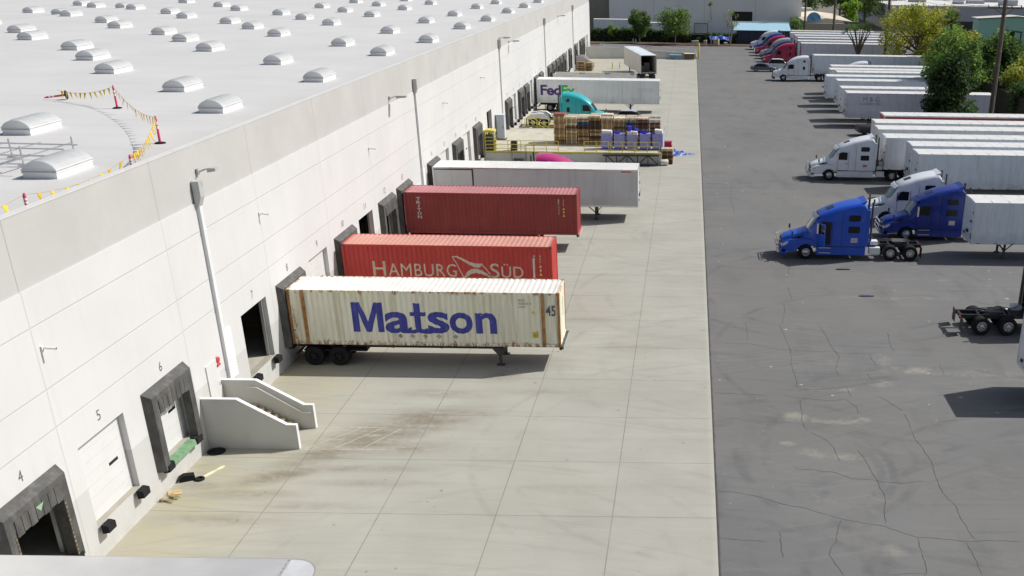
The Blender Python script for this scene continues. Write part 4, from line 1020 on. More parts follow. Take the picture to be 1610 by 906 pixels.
# cream 45 foot container
mc = container('cream_container', 'long rusty cream container with large blue lettering at dock 8', (.36, 49.29), 13.716, cream, cream_roof, rust_steel, inner=(.78, 12.86))
def blue_letter():
    n = NT('worn_blue_lettering'); c = n.mix(n.map(n.noise(.9, detail=4), .3, .7), (.035, .04, .27), (.06, .07, .4))
    c = n.mix(n.map(n.noise(1., detail=8, rough=.75, sc=(7, 7, 1.)), .62, .68, 0, .8), c, (.42, .4, .36))
    return n.out(c, .55)
ox = .36; oz = 1.18
m1 = MB()
for ch, x0, x1, z0, z1 in (('a', 5.16, 6.5, 1.82, 2.97), ('s', 7.33, 8.42, 1.84, 3.0), ('o', 8.44, 9.62, 1.84, 2.98), ('n', 9.76, 10.84, 1.86, 2.98)):
    painted_text(ch, x0 - ox, x1 - ox, z0 - oz, z1 - oz, m1, bold=.026, y=.025)
MP = [(0, 0), (0, 1), (.27, 1), (.5, .36), (.73, 1), (1, 1), (1, 0), (.79, 0), (.79, .66), (.585, 0), (.415, 0), (.21, .66), (.21, 0)]
MT = [(0, 1, 11, 12), (1, 2, 11), (2, 3, 10, 11), (3, 9, 10), (3, 4, 8, 9), (4, 5, 8), (5, 6, 7, 8)]
press([(3.53 - ox + a * 1.57, 1.87 - oz + b * 1.58) for a, b in MP], MT, m1, .025)
# the joining strokes between a, t and s
for pts in ([(6.1, 1.98), (6.35, 1.92), (6.65, 1.93), (6.85, 2.0)], [(7.0, 1.98), (7.25, 1.9), (7.5, 1.93), (7.7, 1.98)]):
    vs, fs = ribbon([(a - ox, b - oz) for a, b in pts], [.2] * 4); press(vs, fs, m1, .0245)
for q, yy_ in (([(6.68, 2.12), (6.99, 2.12), (6.99, 3.43), (6.66, 3.45)], .0235), ([(6.46, 2.76), (7.26, 2.76), (7.26, 2.97), (6.46, 2.97)], .022)): press([(a - ox, b - oz) for a, b in q], [(0, 1, 2, 3)], m1, yy_)
vs, fs = ribbon([(a - ox, b - oz) for a, b in ((6.84, 2.2), (6.86, 2.03), (6.98, 1.95), (7.15, 1.95), (7.34, 2.02))], [.31, .29, .25, .22, .2]); press(vs, fs, m1, .0228)
o = m1.obj('lettering', blue_letter(), mc); o.location = (0, 0, oz)
m1 = MB(); text_on_side(m1, '45', 13.37 - ox, 13.86 - ox, 2.86, 3.42, .018, bold=.016)
for i, s_ in enumerate(('MATU', '458132 0', 'L5G1')): text_on_side(m1, s_, 12.02 - ox, 12.02 - ox + (.3, .6, .3)[i], 3.62 - i * .17, 3.73 - i * .17, .018)
m1.obj('container_number', number_paint, mc)
m1 = MB(); m1.box(12.64 - ox, 12.93 - ox, .012, .02, 1.67, 1.99); m1.box(12.66 - ox, 12.8 - ox, .012, .02, 2.95, 3.1); st = m1.obj('warning_sticker', M('sticker_yellow', (.75, .62, .05), .5, var=.08), mc)
m1 = MB(); [m1.box(12.68 - ox, 12.89 - ox, .008, .0105, 1.73 + .08 * i, 1.76 + .08 * i) for i in range(3)]; m1.obj('sticker_print', number_paint, st)
m1 = MB(); m1.box(13.708, 13.716, 1.3, 1.36, 2.5, 3.5); m1.obj('end_number', number_paint, mc)
m1 = MB()
for x in (5.9, 6.5, 7.15, 7.85, 8.7):
    x -= ox; press([(x - .14, .5), (x, .36), (x + .14, .5), (x, .64)], [(0, 1, 2, 3)], m1, .024)
o = m1.obj('worn_placard', M('worn_placard', (.4, .36, .3), .8, var=.4, vs=9), mc); o.location = (0, 0, oz)
# bright red container
red1 = rust_paint('red_container_paint', (.5, .045, .04), (.58, .06, .05), .25, 2.9, (.26, .03, .03))
red_roof = M('sun_bleached_red_roof', (.56, .27, .22), .65, var=.1, vs=.6, dirt=(.35, .25, .16), dirt_amt=.5, dirt_s=(.6, 1.4, 1))
hc = container('red_container', 'bright red container with pale lettering and a flag emblem at dock 10', (.42, 58.0), 12.19, red1, red_roof, red1)
ox = .42
pale_let = M('pale_lettering', (.62, .56, .45), .6, var=.14, vs=5)
m1 = MB()
painted_text('H', 2.12 - ox, 2.85 - ox, 2.2 - oz, 3.08 - oz, m1, bold=.004, y=.025)
painted_text('AMBURG', 3.0 - ox, 7.0 - ox, 2.2 - oz, 2.96 - oz, m1, bold=0, spacing=1.08, y=.025)
painted_text('S', 8.95 - ox, 9.5 - ox, 2.16 - oz, 3.03 - oz, m1, bold=.004, y=.025)
painted_text('\u00dcD', 9.62 - ox, 10.9 - ox, 2.18 - oz, 3.02 - oz, m1, bold=.004, spacing=1.05, y=.025)
o = m1.obj('lettering', pale_let, hc); o.location = (0, 0, oz)
m1 = MB()
for pts, ws in (([(6.8, 3.42), (7.0, 3.05), (7.2, 2.6), (7.38, 2.15)], [.05, .05, .06, .06]),
                ([(6.8, 3.42), (7.1, 3.4), (7.4, 3.24), (7.75, 3.04), (8.1, 2.9), (8.35, 2.9), (8.5, 2.98)], [.05, .1, .13, .16, .24, .24, .08]),
                ([(8.52, 2.96), (8.75, 2.65), (9.1, 2.2)], [.06, .06, .06]),
                ([(7.45, 2.15), (7.65, 2.4), (7.9, 2.55), (8.15, 2.58), (8.45, 2.5), (8.75, 2.34), (8.98, 2.18)], [.12, .22, .27, .27, .22, .12, .05])):
    vs, fs = ribbon([(a - ox, b - oz) for a, b in pts], ws); press(vs, fs, m1, .025)
o = m1.obj('flag_emblem', pale_let, hc); o.location = (0, 0, oz)
yellow_mark = M('yellow_triangle', (.75, .55, .04), .5, var=.06)
def id_marks(par, x, z, yw=True):
    m = MB()
    for i, ch in enumerate('1174302'): text_on_side(m, ch, x - .25, x - .16, z - i * .16, z - i * .16 + .12, .012)
    for i, ch in enumerate('45R1'): text_on_side(m, ch, x + .1, x + .2, z - i * .17 - (.34 if i > 2 else 0), z - i * .17 - (.34 if i > 2 else 0) + .13, .012)
    m.obj('container_number', pale_let, par)
    m = MB()
    for zz in (z - .62, z - 1.1): m.prism([(x + .05, zz), (x + .25, zz), (x + .15, zz + .18)], 'y', .006, .014)
    m.obj('yellow_triangle', yellow_mark, par)
id_marks(hc, 11.35, 3.45)
m1 = MB(); press([(11.05, 1.0), (11.16, 1.0), (11.16, 2.2), (11.05, 2.2)], [(0, 1, 2, 3)], m1, .022); o = m1.obj('white_strip', white_metal, hc); o.location = (0, 0, oz)
# maroon container
red2 = rust_paint('maroon_container_paint', (.27, .04, .04), (.33, .055, .05), .2, 2.9, (.13, .022, .025))
mar_roof = M('bleached_maroon_roof', (.42, .17, .18), .65, var=.1, vs=.6, dirt=(.5, .3, .3), dirt_amt=.4, dirt_s=(.6, 1.4, 1))
tc = container('maroon_container', 'maroon container with white vertical lettering at dock 13', (.45, 71.9), 12.19, red2, mar_roof, red2, bar=[M('pink_bar', (.5, .2, .22), .5, var=.1), white_metal])
m1 = MB()
for i, ch in enumerate('TRITON'):
    z1 = 3.74 - i * .26
    if ch == 'I': text_on_side(m1, ch, .98, 1.06, z1 - .21, z1, .012, bold=.01)
    else: text_on_side(m1, ch, .88, 1.16, z1 - .21, z1, .012, bold=.015)
m1.obj('lettering', white_metal, tc)
id_marks(tc, 11.1, 3.6)

# ------------------------------------------------------------------ tractors
def csec(x, z0, z1, hb, ht, r, crown=.04, n=5):
    pts = [(x, -hb, z0), (x, -hb, (z0 + z1 - r) / 2), (x, -hb + (hb - ht) * .35, z1 - r)]
    for i in range(1, n + 1):
        a = pi / 2 * i / n; yb = -hb + (hb - ht) * .35
        pts.append((x, yb + r * (1 - cos(a)) + (hb - ht) * .65 * sin(a), z1 - r + r * sin(a)))
    half = pts
    mid = [(x, 0, z1 + crown)]
    return half + mid + [(p[0], -p[1], p[2]) for p in reversed(half)]
VSEC = [(2.02, 1.0, 1.98, 1.02, .98, .08), (2.30, .95, 2.42, 1.12, 1.0, .12), (2.62, .95, 2.90, 1.2, 1.02, .2), (2.75, .95, 3.08, 1.2, 1.02, .25), (3.3, .95, 3.38, 1.22, 1.04, .3), (4.0, .95, 3.65, 1.22, 1.06, .3), (4.8, .95, 3.86, 1.22, 1.08, .28), (5.4, .95, 3.97, 1.22, 1.1, .25), (5.8, .95, 4.0, 1.22, 1.12, .2), (6.02, .95, 3.72, 1.22, 1.12, .15)]
RSEC = [(1.95, 1.0, 1.9, 1.0, .95, .1), (2.25, .95, 2.42, 1.12, .98, .15), (2.55, .95, 2.85, 1.18, 1.0, .22), (2.8, .95, 3.12, 1.2, 1.02, .3), (3.3, .95, 3.48, 1.22, 1.04, .38), (3.9, .95, 3.76, 1.22, 1.05, .42), (4.6, .95, 3.94, 1.22, 1.06, .42), (5.4, .95, 4.02, 1.22, 1.08, .4), (5.95, .95, 3.98, 1.22, 1.1, .38)]
seam_dark = M('panel_gap', (.02, .02, .022), .8)
def rrect(x0, x1, z0, z1, r, n=3):
    p = []
    for cx, cz, a0 in ((x1 - r, z0 + r, -pi / 2), (x1 - r, z1 - r, 0), (x0 + r, z1 - r, pi / 2), (x0 + r, z0 + r, pi)):
        p += [(cx + r * cos(a0 + pi / 2 * i / n), cz + r * sin(a0 + pi / 2 * i / n)) for i in range(n + 1)]
    return p
def tractor(label, loc, paint, style='V', rz=0, detail=True, guard=True, opendoor=False, roofpaint=None, rear_fender=None, sticker=False, group='semi tractors in the yard', Lr=10.1, axles=(7.86, 9.27), cab=True, glassm=None):
    t = thing('semi_tractor', label, 'truck', loc, rz, group)
    S = VSEC if style == 'V' else RSEC
    m = MB(); m.loft([csec(*s_) for s_ in S]); m.obj('cab', paint, t, 42)
    x0, x1 = S[0][0], S[2][0]; za, zb_ = S[0][2], S[2][2]
    m = MB(); rows = []
    for i in range(5):
        f = i / 4; row = []
        for j in range(-4, 5):
            q = j / 4; hw = .9 + .02 * f
            bow = .09 * (1 - q * q)
            row.append((x0 + (x1 - x0) * (f * .92 + .02) - .03 - bow, q * hw, za + (zb_ - za) * (f * .86 + .04) + .05 + bow * .35))
        rows.append(row)
    m.loft(rows, closed=False, cap0=False, cap1=False)
    m.obj('windshield', glassm or pale_glass, t, 60)
    # hood
    HS = [(.16, .72, 1.34, .7, .62, .14), (.35, .7, 1.5, .78, .66, .18), (.8, .7, 1.66, .86, .74, .2), (1.4, .8, 1.8, .94, .84, .2), (2.08, .95, 2.0, 1.02, .95, .16)]
    m = MB(); m.loft([csec(*s_) for s_ in HS]); m.obj('hood', paint, t, 42)
    ax = 1.87
    arch = [(ax + .63 * cos(a), .52 + .63 * sin(a)) for a in [pi * i / 8 for i in range(9)]]
    poly = [(2.56, .5)] + arch + [(.62, .5), (.2, .55), (.14, .95), (.3, 1.22), (.8, 1.38), (1.5, 1.47), (2.2, 1.4), (2.56, 1.2)]
    poly = [p for p in poly if not (p[0] > 2.57)]
    for s_ in (-1, 1):
        m = MB(); a, b = (.74, 1.2) if s_ > 0 else (-1.2, -.74)
        top = [(.14, .6), (.12, .95), (.3, 1.24), (.8, 1.4), (1.5, 1.5), (2.2, 1.42), (2.54, 1.15)]
        # fender as strips above the arch
        bot = [(.2, .55), (.62, .56), (1.0, .56)] 
        outer = [(.14, .58), (.12, .95), (.3, 1.24), (.75, 1.4), (1.3, 1.49), (1.87, 1.5), (2.25, 1.4), (2.52, 1.15), (2.52, .95)]
        inner_ = [(.6, .58), (1.2, .62), (1.27, .8), (1.36, .93), (1.55, 1.08), (1.87, 1.16), (2.15, 1.09), (2.38, .92), (2.45, .82)]
        vs = []
        for (p, q) in zip(outer, inner_): vs += [(p[0], a, p[1]), (p[0], b, p[1]), (q[0], b, q[1]), (q[0], a, q[1])]
        fs = []
        for i in range(len(outer) - 1):
            o_ = 4 * i
            for k in range(4): fs.append((o_ + k, o_ + (k + 1) % 4, o_ + 4 + (k + 1) % 4, o_ + 4 + k))
        fs += [(0, 1, 2, 3), (4 * len(outer) - 1, 4 * len(outer) - 2, 4 * len(outer) - 3, 4 * len(outer) - 4)]
        m.add(vs, fs); m.obj('fender', paint, t, 40)
        m = MB(); m.prism([(.1, .92), (.28, 1.2), (.62, 1.33), (.5, 1.1), (.3, .95)], 'y', s_ * 1.0 - .205, s_ * 1.0 + .205) if False else m.prism([(.118, .98), (.3, 1.22), (.6, 1.33), (.55, 1.15), (.3, 1.0)], 'y', min(s_ * 1.19, s_ * 1.212), max(s_ * 1.19, s_ * 1.212)); m.box(.1, .13, s_ * .98 - .16, s_ * .98 + .16, .92, 1.08); m.obj('headlight', light_lens, t)
    m = MB(); m.box(.1, .15, -.55, .55, .72, 1.32); m.obj('grille', black_steel, t)
    m = MB(); m.loft([[(.12 if abs(y) > .9 else 0., y, .36), (.1 if abs(y) > .9 else -.02, y, .7), (.4, y, .74), (.5, y, .36)] for y in (-1.2, -1.0, -.5, .5, 1.0, 1.2)])
    m.obj('bumper', paint if style == 'V' else dark_grey, t, 30)
    if guard:
        m = MB()
        for y in (-.85, -.4, .4, .85): m.tube([(-.1, y, .4), (-.22, y * .98, .8), (-.12, y * .92, 1.38)], .035, 6)
        for z, x in ((.5, -.14), (.8, -.22), (1.1, -.18), (1.38, -.12)): m.tube([(x + .16, -1.08, z), (x, -.85, z), (x, .85, z), (x + .16, 1.08, z)], .035, 6)
        m.obj('guard_bar', chrome, t)
    # windows
    hy = 1.228
    for s_ in (-1, 1):
        if not (opendoor and s_ < 0):
            m = MB(); a, b = sorted((s_ * (hy - .012), s_ * (hy + .006))); m.prism([(2.62, 2.0), (3.5, 1.98), (3.5, 2.66), (3.0, 2.7), (2.74, 2.6)], 'y', a, b); m.obj('side_window', glass, t)
        if style == 'V':
            for zz in ((1.95, 2.42), (2.78, 3.2)):
                m = MB(); a, b = sorted((s_ * (hy - .012), s_ * (hy + .008))); m.prism(rrect(4.75, 5.55, *zz, .08), 'y', a, b); m.obj('sleeper_window', glass, t)
        else:
            m = MB(); a, b = sorted((s_ * (hy - .012), s_ * (hy + .008))); m.prism(rrect(5.05, 5.4, 1.85, 2.4, .09), 'y', a, b); m.obj('sleeper_window', glass, t)
            m = MB(); a, b = sorted((s_ * (hy - .09), s_ * (hy + .0))); m.prism([(5.05, 3.1), (5.5, 3.0), (5.35, 3.36), (5.1, 3.4)], 'y', a, b); m.obj('vent_panel', glass, t)
        m = MB(); m.box(2.5, 2.62, *sorted((s_ * 1.3, s_ * 1.48)), 1.95, 2.65); m.tube([(2.65, s_ * 1.2, 2.7), (2.56, s_ * 1.4, 2.66)], .02); m.tube([(2.65, s_ * 1.2, 1.9), (2.56, s_ * 1.4, 1.94)], .02)
        m.obj('mirror', chrome if style == 'V' else dark_grey, t)
        m = MB(); m.tube([(.95, s_ * 1.0, 1.4), (.85, s_ * 1.1, 1.8)], .015); m.box(.78, .9, s_ * 1.1 - .08, s_ * 1.1 + .08, 1.72, 2.0); m.obj('hood_mirror', dark_grey, t)
        m = MB(); a, b = sorted((s_ * (hy - .01), s_ * (hy + .004)))
        m.box(2.58, 2.6, a, b, 1.0, 2.6); m.box(3.62, 3.64, a, b, 1.0, 2.75); m.box(2.6, 3.62, a, b, 1.0, 1.02); m.box(4.3, 4.315, a, b, 1.0, 3.3); m.box(2.6, 6.0, a, b, .955, .99)
        m.obj('panel_seam', seam_dark, t)
        m = MB(); a, b = sorted((s_ * 1.2, s_ * 1.232)); m.box(3.35, 3.55, a, b, 1.6, 1.66); m.obj('door_handle', dark_grey, t)
        # lower skirts with steps
        m = MB(); a, b = sorted((s_ * .7, s_ * 1.17)); m.prism([(2.6, .36), (6.05, .36), (6.05, .93), (2.6, .93)], 'y', a, b); m.obj('side_skirt', paint, t)
        m = MB()
        for z in (.48, .84): a, b = sorted((s_ * 1.172, s_ * 1.2)); m.box(2.75, 3.6, a, b, z, z + .05)
        m.obj('step', alu, t)
        m = MB(); a, b = sorted((s_ * .95, s_ * 1.21)); m.box(6.03, 6.22, a, b, 1.0, 3.55); m.obj('cab_extender', paint, t)
        m = MB(); m.tube([(6.42, s_ * .8, .9), (6.42, s_ * .8, 4.05)], .08, 8); m.obj('exhaust_stack', dark_grey, t)
        m = MB(); a, b = sorted((s_ * .72, s_ * 1.18)); m.prism([(1.5 + .2, 1.2), (2.0, 1.22), (2.4, 1.05)], 'y', a, b)
    if style == 'V':
        # sun visor, hatch, hood slots
        m = MB(); rows = []
        for f, dx in ((0, -.18), (1, .06)):
            rows.append([(2.58 + dx - .1 * (1 - (j / 4) ** 2), j / 4 * 1.0, 2.86 + f * .2) for j in range(-4, 5)])
        m.loft([rows[0], rows[1], [(p[0] + .05, p[1], p[2] + .01) for p in rows[1]], [(p[0] + .05, p[1], p[2] - .01) for p in rows[0]]], closed=False, cap0=False, cap1=False); m.obj('sun_visor', alu if opendoor else paint, t)
        m = MB()
        def zr(x):
            for a, b in zip(S, S[1:]):
                if a[0] <= x <= b[0]: return a[2] + (b[2] - a[2]) * (x - a[0]) / (b[0] - a[0]) + .04
        m.add([(3.25, -.35, zr(3.25) + .012), (3.25, .35, zr(3.25) + .012), (3.75, .35, zr(3.75) + .012), (3.75, -.35, zr(3.75) + .012), (3.25, -.35, zr(3.25) - .03), (3.25, .35, zr(3.25) - .03), (3.75, .35, zr(3.75) - .03), (3.75, -.35, zr(3.75) - .03)], [(0, 1, 2, 3), (0, 4, 5, 1), (1, 5, 6, 2), (2, 6, 7, 3), (3, 7, 4, 0)]); m.obj('roof_window', glass, t)
        m = MB()
        for s_ in (-1, 1):
            for x, z in ((.85, 1.5), (1.15, 1.56)):
                a, b = sorted((s_ * .8, s_ * .96)); m.prism([(x, z - .16), (x + .55, z + .06), (x + .5, z + .14), (x + .06, z - .02)], 'y', a, b)
        m.obj('hood_vent', black_steel, t)
        m = MB(); m.prism([(5.45, 3.95), (5.95, 4.16), (6.0, 4.1), (5.75, 3.9)], 'y', -.95, .95); m.obj('roof_spoiler', roofpaint or paint, t)
    if sticker:
        m = MB(); m.box(4.98, 5.44, -1.236, -1.226, 1.28, 1.6); st = m.obj('sticker', white_metal, t)
        m = MB()
        for i in range(3):
            for j in range(4): m.box(5.01 + j * .11, 5.09 + j * .11, -1.239, -1.2365, 1.31 + i * .1, 1.37 + i * .1)
        m.obj('sticker_print', M('sticker_print', (.35, .2, .22), .6), st)
    if opendoor:
        m = MB(); m.prism([(2.62, 1.1), (3.55, 1.1), (3.55, 2.7), (2.9, 2.74), (2.7, 2.6)], 'y', -1.236, -1.224); m.obj('doorway', blackout, t)  # flat dark panel stands in for the shaded cab interior
        d = place(MB().mesh('door', paint), 'door', t, (2.62, -1.22, 0), radians(-62))
        m = MB(); m.box(0, .92, -.05, 0, 1.1, 1.95); m.prism([(0, 1.95), (.1, 1.95), (.18, 2.62), (.08, 2.62)], 'y', -.05, 0); m.prism([(.84, 1.95), (.92, 1.95), (.92, 2.66), (.84, 2.66)], 'y', -.05, 0); m.prism([(.1, 2.6), (.9, 2.64), (.9, 2.7), (.12, 2.66)], 'y', -.05, 0)
        d.data = m.mesh('door', paint)
        m = MB(); m.add([(.14, -.025, 1.96), (.84, -.025, 1.96), (.84, -.025, 2.62), (.22, -.025, 2.6)], [(0, 1, 2, 3)]); m.obj('window', glass, d)
    # frame
    m = MB()
    for s_ in (-1, 1): m.box(.5, Lr, s_ * .42 - .05, s_ * .42 + .05, .78, 1.02)
    for x in (6.5, 7.2, axles[0], axles[1], Lr - .1): m.box(x - .06, x + .06, -.37, .37, .8, 1.0)
    m.box(6.15, 7.1, -.7, .7, .9, 1.03); m.obj('frame', black_steel, t)
    m = MB(); xm = (axles[0] + axles[1]) / 2
    m.prism([(xm - .5, -.45), (xm + .2, -.45), (xm + .75, -.25), (xm + .3, -.06), (xm + .3, .06), (xm + .75, .25), (xm + .2, .45), (xm - .5, .45)], 'z', 1.12, 1.2); m.box(xm - .3, xm + .2, -.4, .4, 1.02, 1.119); m.obj('fifth_wheel', dark_grey, t)
    wheels(t, (1.87,), 1.03, W_FRONT); wheels(t, axles, .9, W_DUAL)
    m = MB(); [m.tube([(x, -.9, .52), (x, .9, .52)], .09, 8) for x in (1.87, *axles)]; m.obj('axle', black_steel, t)
    for s_ in (-1, 1):
        m = MB(); a, b = sorted((s_ * .58, s_ * 1.22)); m.box(Lr - .06, Lr - .04, a, b, .2, .95); m.obj('mudflap', black_steel, t)
        m = MB(); m.box(Lr - .03, Lr, s_ * .6 - .1, s_ * .6 + .1, .9, 1.0); m.obj('tail_light', red_lens, t)
        if rear_fender:
            m = MB(); a, b = sorted((s_ * .58, s_ * 1.22)); R_ = .6
            c0, c1 = axles
            out = [(c0 + R_ * cos(a_), .52 + R_ * sin(a_)) for a_ in [pi - pi * .35 * i / 5 for i in range(6)]] + [(c1 + R_ * cos(a_), .52 + R_ * sin(a_)) for a_ in [pi * .4 - pi * .35 * i / 5 for i in range(6)]]
            if rear_fender == 'full':
                out = [(c0 - .75, .75), (c0 - .55, 1.3), (c0 - .1, 1.62), (xm, 1.66), (c1 + .35, 1.5), (c1 + .7, 1.0), (c1 + .66, .9), (c1 + .4, .95), (xm + .1, 1.1), (xm - .1, 1.1), (c0 - .4, .95), (c0 - .6, .8)]
                m.prism(out, 'y', a, b); m.obj('rear_fender', white_metal, t)
            else:
                rows = [[(p[0], a, p[1]) for p in out], [(p[0], b, p[1]) for p in out], [(p[0], b, p[1] + .03) for p in out], [(p[0], a, p[1] + .03) for p in out]]
                m.loft(rows + [rows[0]], closed=False, cap0=False, cap1=False); m.obj('rear_fender', alu, t, 30)
    if detail:
        m = MB(); m.box(6.35, 7.1, -1.15, -.62, .42, .9); m.box(6.4, 6.95, -.9, -.3, 1.05, 1.3); m.obj('battery_box', white_metal, t)
        m = MB(); m.tube([(6.3, .2, 1.6), (6.8, .3, 1.15), (7.6, .2, 1.25), (8.2, .1, 1.2)], .025); m.tube([(6.3, -.1, 1.7), (6.9, -.2, 1.2), (7.8, -.1, 1.3)], .025); m.obj('air_hose', dark_grey, t)
    return t
def paint(name, c, v=.05): return M(name, c, .38, var=v, vs=.8, coat=.35, spec=.35, dirt=tuple(.6 * q + .07 for q in c), dirt_amt=.45, dirt_s=(1.6, 1.6, .7))
blue_p = paint('cobalt_blue_paint', (.012, .085, .55)); blue_shaded = paint('shaded_blue_paint', (.008, .03, .24)); white_p = paint('white_truck_paint', (.78, .81, .85)); red_p = paint('crimson_paint', (.42, .012, .06))  # the darker blue is the nearest tractor's blue with shade put in
teal_p = paint('turquoise_paint', (.03, .42, .46)); pink_p = paint('magenta_paint', (.45, .03, .18)); silver_p = paint('silver_paint', (.42, .45, .5)); navy_p = paint('navy_paint', (.03, .05, .14)); mid_blue = paint('medium_blue_paint', (.03, .07, .33))
TG = 'semi tractors in the yard'
tractor('bright blue bobtail sleeper tractor with its door open, nearest in the yard', (27.0, 71.8, .005), blue_p, opendoor=True, sticker=True)
tractor('shaded blue sleeper tractor half hidden behind the bright blue one', (35.15, 77.3, .005), blue_shaded, sticker=True)
tractor('white bobtail sleeper tractor squeezed behind the shaded blue tractor', (34.5, 82.3, .005), white_p)
tw = tractor('white sleeper tractor with chrome guard hitched to an off-white trailer', (32.0, 99.3, .005), white_p)
m1 = MB(); m1.box(5.0, 5.4, -1.236, -1.226, 1.35, 1.55); m1.obj('red_sticker', M('pink_sticker', (.5, .15, .2), .5), tw)
tractor('white rounded tractor hitched to the long pale blue trailer', (34.3, 180.6, .005), white_p, 'R', guard=False, glassm=glass)
tractor('white rounded cab whose roof alone shows behind the middle row of trailers', (42.9, 172.6, .005), white_p, 'R', guard=False)
tractor('bright red rounded tractor, nearest of the back row', (34.2, 205.9, .005), red_p, 'R', guard=False, glassm=glass)
tractor('navy rounded tractor beside the bright red one in the back row', (34.4, 211.8, .005), navy_p, 'R', guard=False, glassm=glass)
tractor('silver rounded tractor in the middle of the back row', (34.5, 218.6, .005), silver_p, 'R', guard=False, glassm=glass)
tractor('second red tractor, partly hidden behind the silver one', (34.0, 224.9, .005), red_p, 'R', guard=True, glassm=glass)
tractor('medium blue tractor next to the farthest white one', (34.0, 231.6, .005), mid_blue, 'R', guard=False, glassm=glass)
tractor('farthest white rounded tractor by the red kerb', (33.6, 239.3, .005), white_p, 'R', guard=False, glassm=glass)
tractor('turquoise sleeper tractor with white rear fenders behind the pallet stacks', (11.15, 128.3, .01), teal_p, 'R', rz=pi, guard=False, rear_fender='full', glassm=glass, axles=(8.2, 9.55), Lr=10.4)
tractor('magenta tractor whose curved roof alone shows behind the grey-sided docked trailer', (13.7, 87.6, .01), pink_p, 'R', rz=pi, guard=False)
tractor('black tractor at the right edge showing only its rear axles and frame', (46.4, 56.45, .005), paint('black_truck_paint', (.02, .02, .022)), 'V', rz=pi, guard=False, axles=(7.5, 9.02), Lr=10.2)

# ------------------------------------------------------------------ cars
def car(label, loc, rz, paintm, L=4.7, W=1.82, kind='sedan'):
    t = thing({'sedan': 'sedan_car', 'suv': 'suv_car', 'pickup': 'pickup_truck'}[kind], label, 'car' if kind != 'pickup' else 'pickup', loc, rz, 'cars between the trucks')
    h = W / 2
    hs = {'sedan': [(0, .45, .68), (.12, .3, .78), (1.0, .28, .92), (1.6, .28, .96), (3.6, .28, .98), (4.4, .3, .96), (4.7, .4, .85)], 'suv': [(0, .5, .85), (.12, .35, .98), (1.1, .32, 1.08), (1.6, .32, 1.1), (3.8, .32, 1.12), (4.6, .35, 1.1), (4.7, .45, 1.0)], 'pickup': [(0, .55, .95), (.12, .45, 1.08), (1.3, .42, 1.2), (2., .42, 1.2), (3.6, .42, 1.22), (5.4, .42, 1.22), (5.5, .5, 1.15)]}[kind]
    k = L / hs[-1][0]
    m = MB(); m.loft([csec(x * k, a, b, h * (.86 if i in (0, len(hs) - 1) else 1), h * .82, .14, .02) for i, (x, a, b) in enumerate(hs)]); m.obj('body', paintm, t, 40)
    cs = {'sedan': [(1.35, .9, .96), (2.05, .9, 1.38), (2.7, .9, 1.45), (3.3, .9, 1.4), (4.15, .9, .97)], 'suv': [(1.3, 1., 1.08), (1.95, 1., 1.68), (2.6, 1., 1.78), (4., 1., 1.76), (4.6, 1., 1.2)], 'pickup': [(1.6, 1.1, 1.2), (2.2, 1.1, 1.78), (2.8, 1.1, 1.88), (3.4, 1.1, 1.85), (3.65, 1.1, 1.25)]}[kind]
    m = MB(); m.loft([csec(x * k, a, b, h * .88, h * .66, .16, .03) for x, a, b in cs]); m.obj('cabin_glass', glass, t, 45)
    m = MB(); m.loft([csec(x * k, b - .05, b + .012, h * .66, h * .62, .04, .03) for x, a, b in cs[1:-1]]); m.obj('roof', paintm, t, 45)
    wx = (L * .19, L * .8)
    for x in wx:
        for s_ in (-1, 1):
            wl = place(W_CAR[0], 'wheel', t, (x, s_ * (h - .1), .34), 0 if s_ < 0 else pi); place(W_CAR[1], 'rim', wl)
    for s_ in (-1, 1):
        m = MB(); m.box(.02, .16, s_ * h * .62 - .16, s_ * h * .62 + .16, hs[0][2] - .1, hs[0][2] + .04); m.obj('headlight', light_lens, t)
        m = MB(); m.box(L - .12, L + .01, s_ * h * .66 - .14, s_ * h * .66 + .14, hs[-1][2] - .16, hs[-1][2] - .02); m.obj('tail_light', red_lens, t)
    return t
car('slate grey sedan parked at the noses of the tractors', (36.1, 194.2, .005), pi, paint('slate_grey_paint', (.1, .12, .15)), kind='sedan')
car('white suv behind the slate grey sedan', (39.6, 198.9, .005), pi, paint('white_car_paint', (.7, .7, .72)), kind='suv')
car('black pickup parked between the lilac trailer and the front roof row', (46.0, 125.6, .005), radians(187), paint('black_car_paint', (.02, .022, .022)), L=5.6, W=1.95, kind='pickup')
car('silver car behind the pallet stacks with only its roof showing', (15.9, 130.2, .01), pi, paint('silver_car_paint', (.5, .53, .6)), L=4.5, kind='suv')

# ------------------------------------------------------------------ raised platform with pallets
pf = thing('loading_platform', 'raised concrete loading platform with yellow railings along its front edge', 'platform', (0, 0, 0))
m1 = MB(); m1.box(.01, 17.72, 104.3, 119.0, 0, 1.2); m1.obj('deck', concrete_warm, pf)
m1 = MB(); m1.box(.01, 17.74, 104.27, 104.297, .0, 1.05); m1.box(17.722, 17.745, 104.3, 119, 0, 1.05); m1.obj('face', grey_wall, pf)
m1 = MB(); m1.box(.01, 17.76, 104.2, 104.32, 1.202, 1.24); m1.box(.01, 17.76, 104.2, 104.268, 1.1, 1.2); m1.obj('edge_trim', yellow_paint, pf)
def railing(x0, x1, y, n=2):
    m = MB()
    for i in range(n + 1):
        x = x0 + (x1 - x0) * i / n; m.tube([(x, y, 1.205), (x, y, 2.25)], .035, 6)
    for z in (1.45, 1.85, 2.25): m.tube([(x0, y, z), (x1, y, z)], .03, 6)
    m.obj('railing', yellow_paint, pf)
railing(1.1, 4.9, 104.45, 3); railing(5.0, 7.4, 104.45); railing(10.0, 12.45, 104.45); railing(12.65, 15.0, 104.45); railing(15.1, 17.55, 104.45)
railing(1.9, 6.0, 118.8, 3)
m1 = MB()
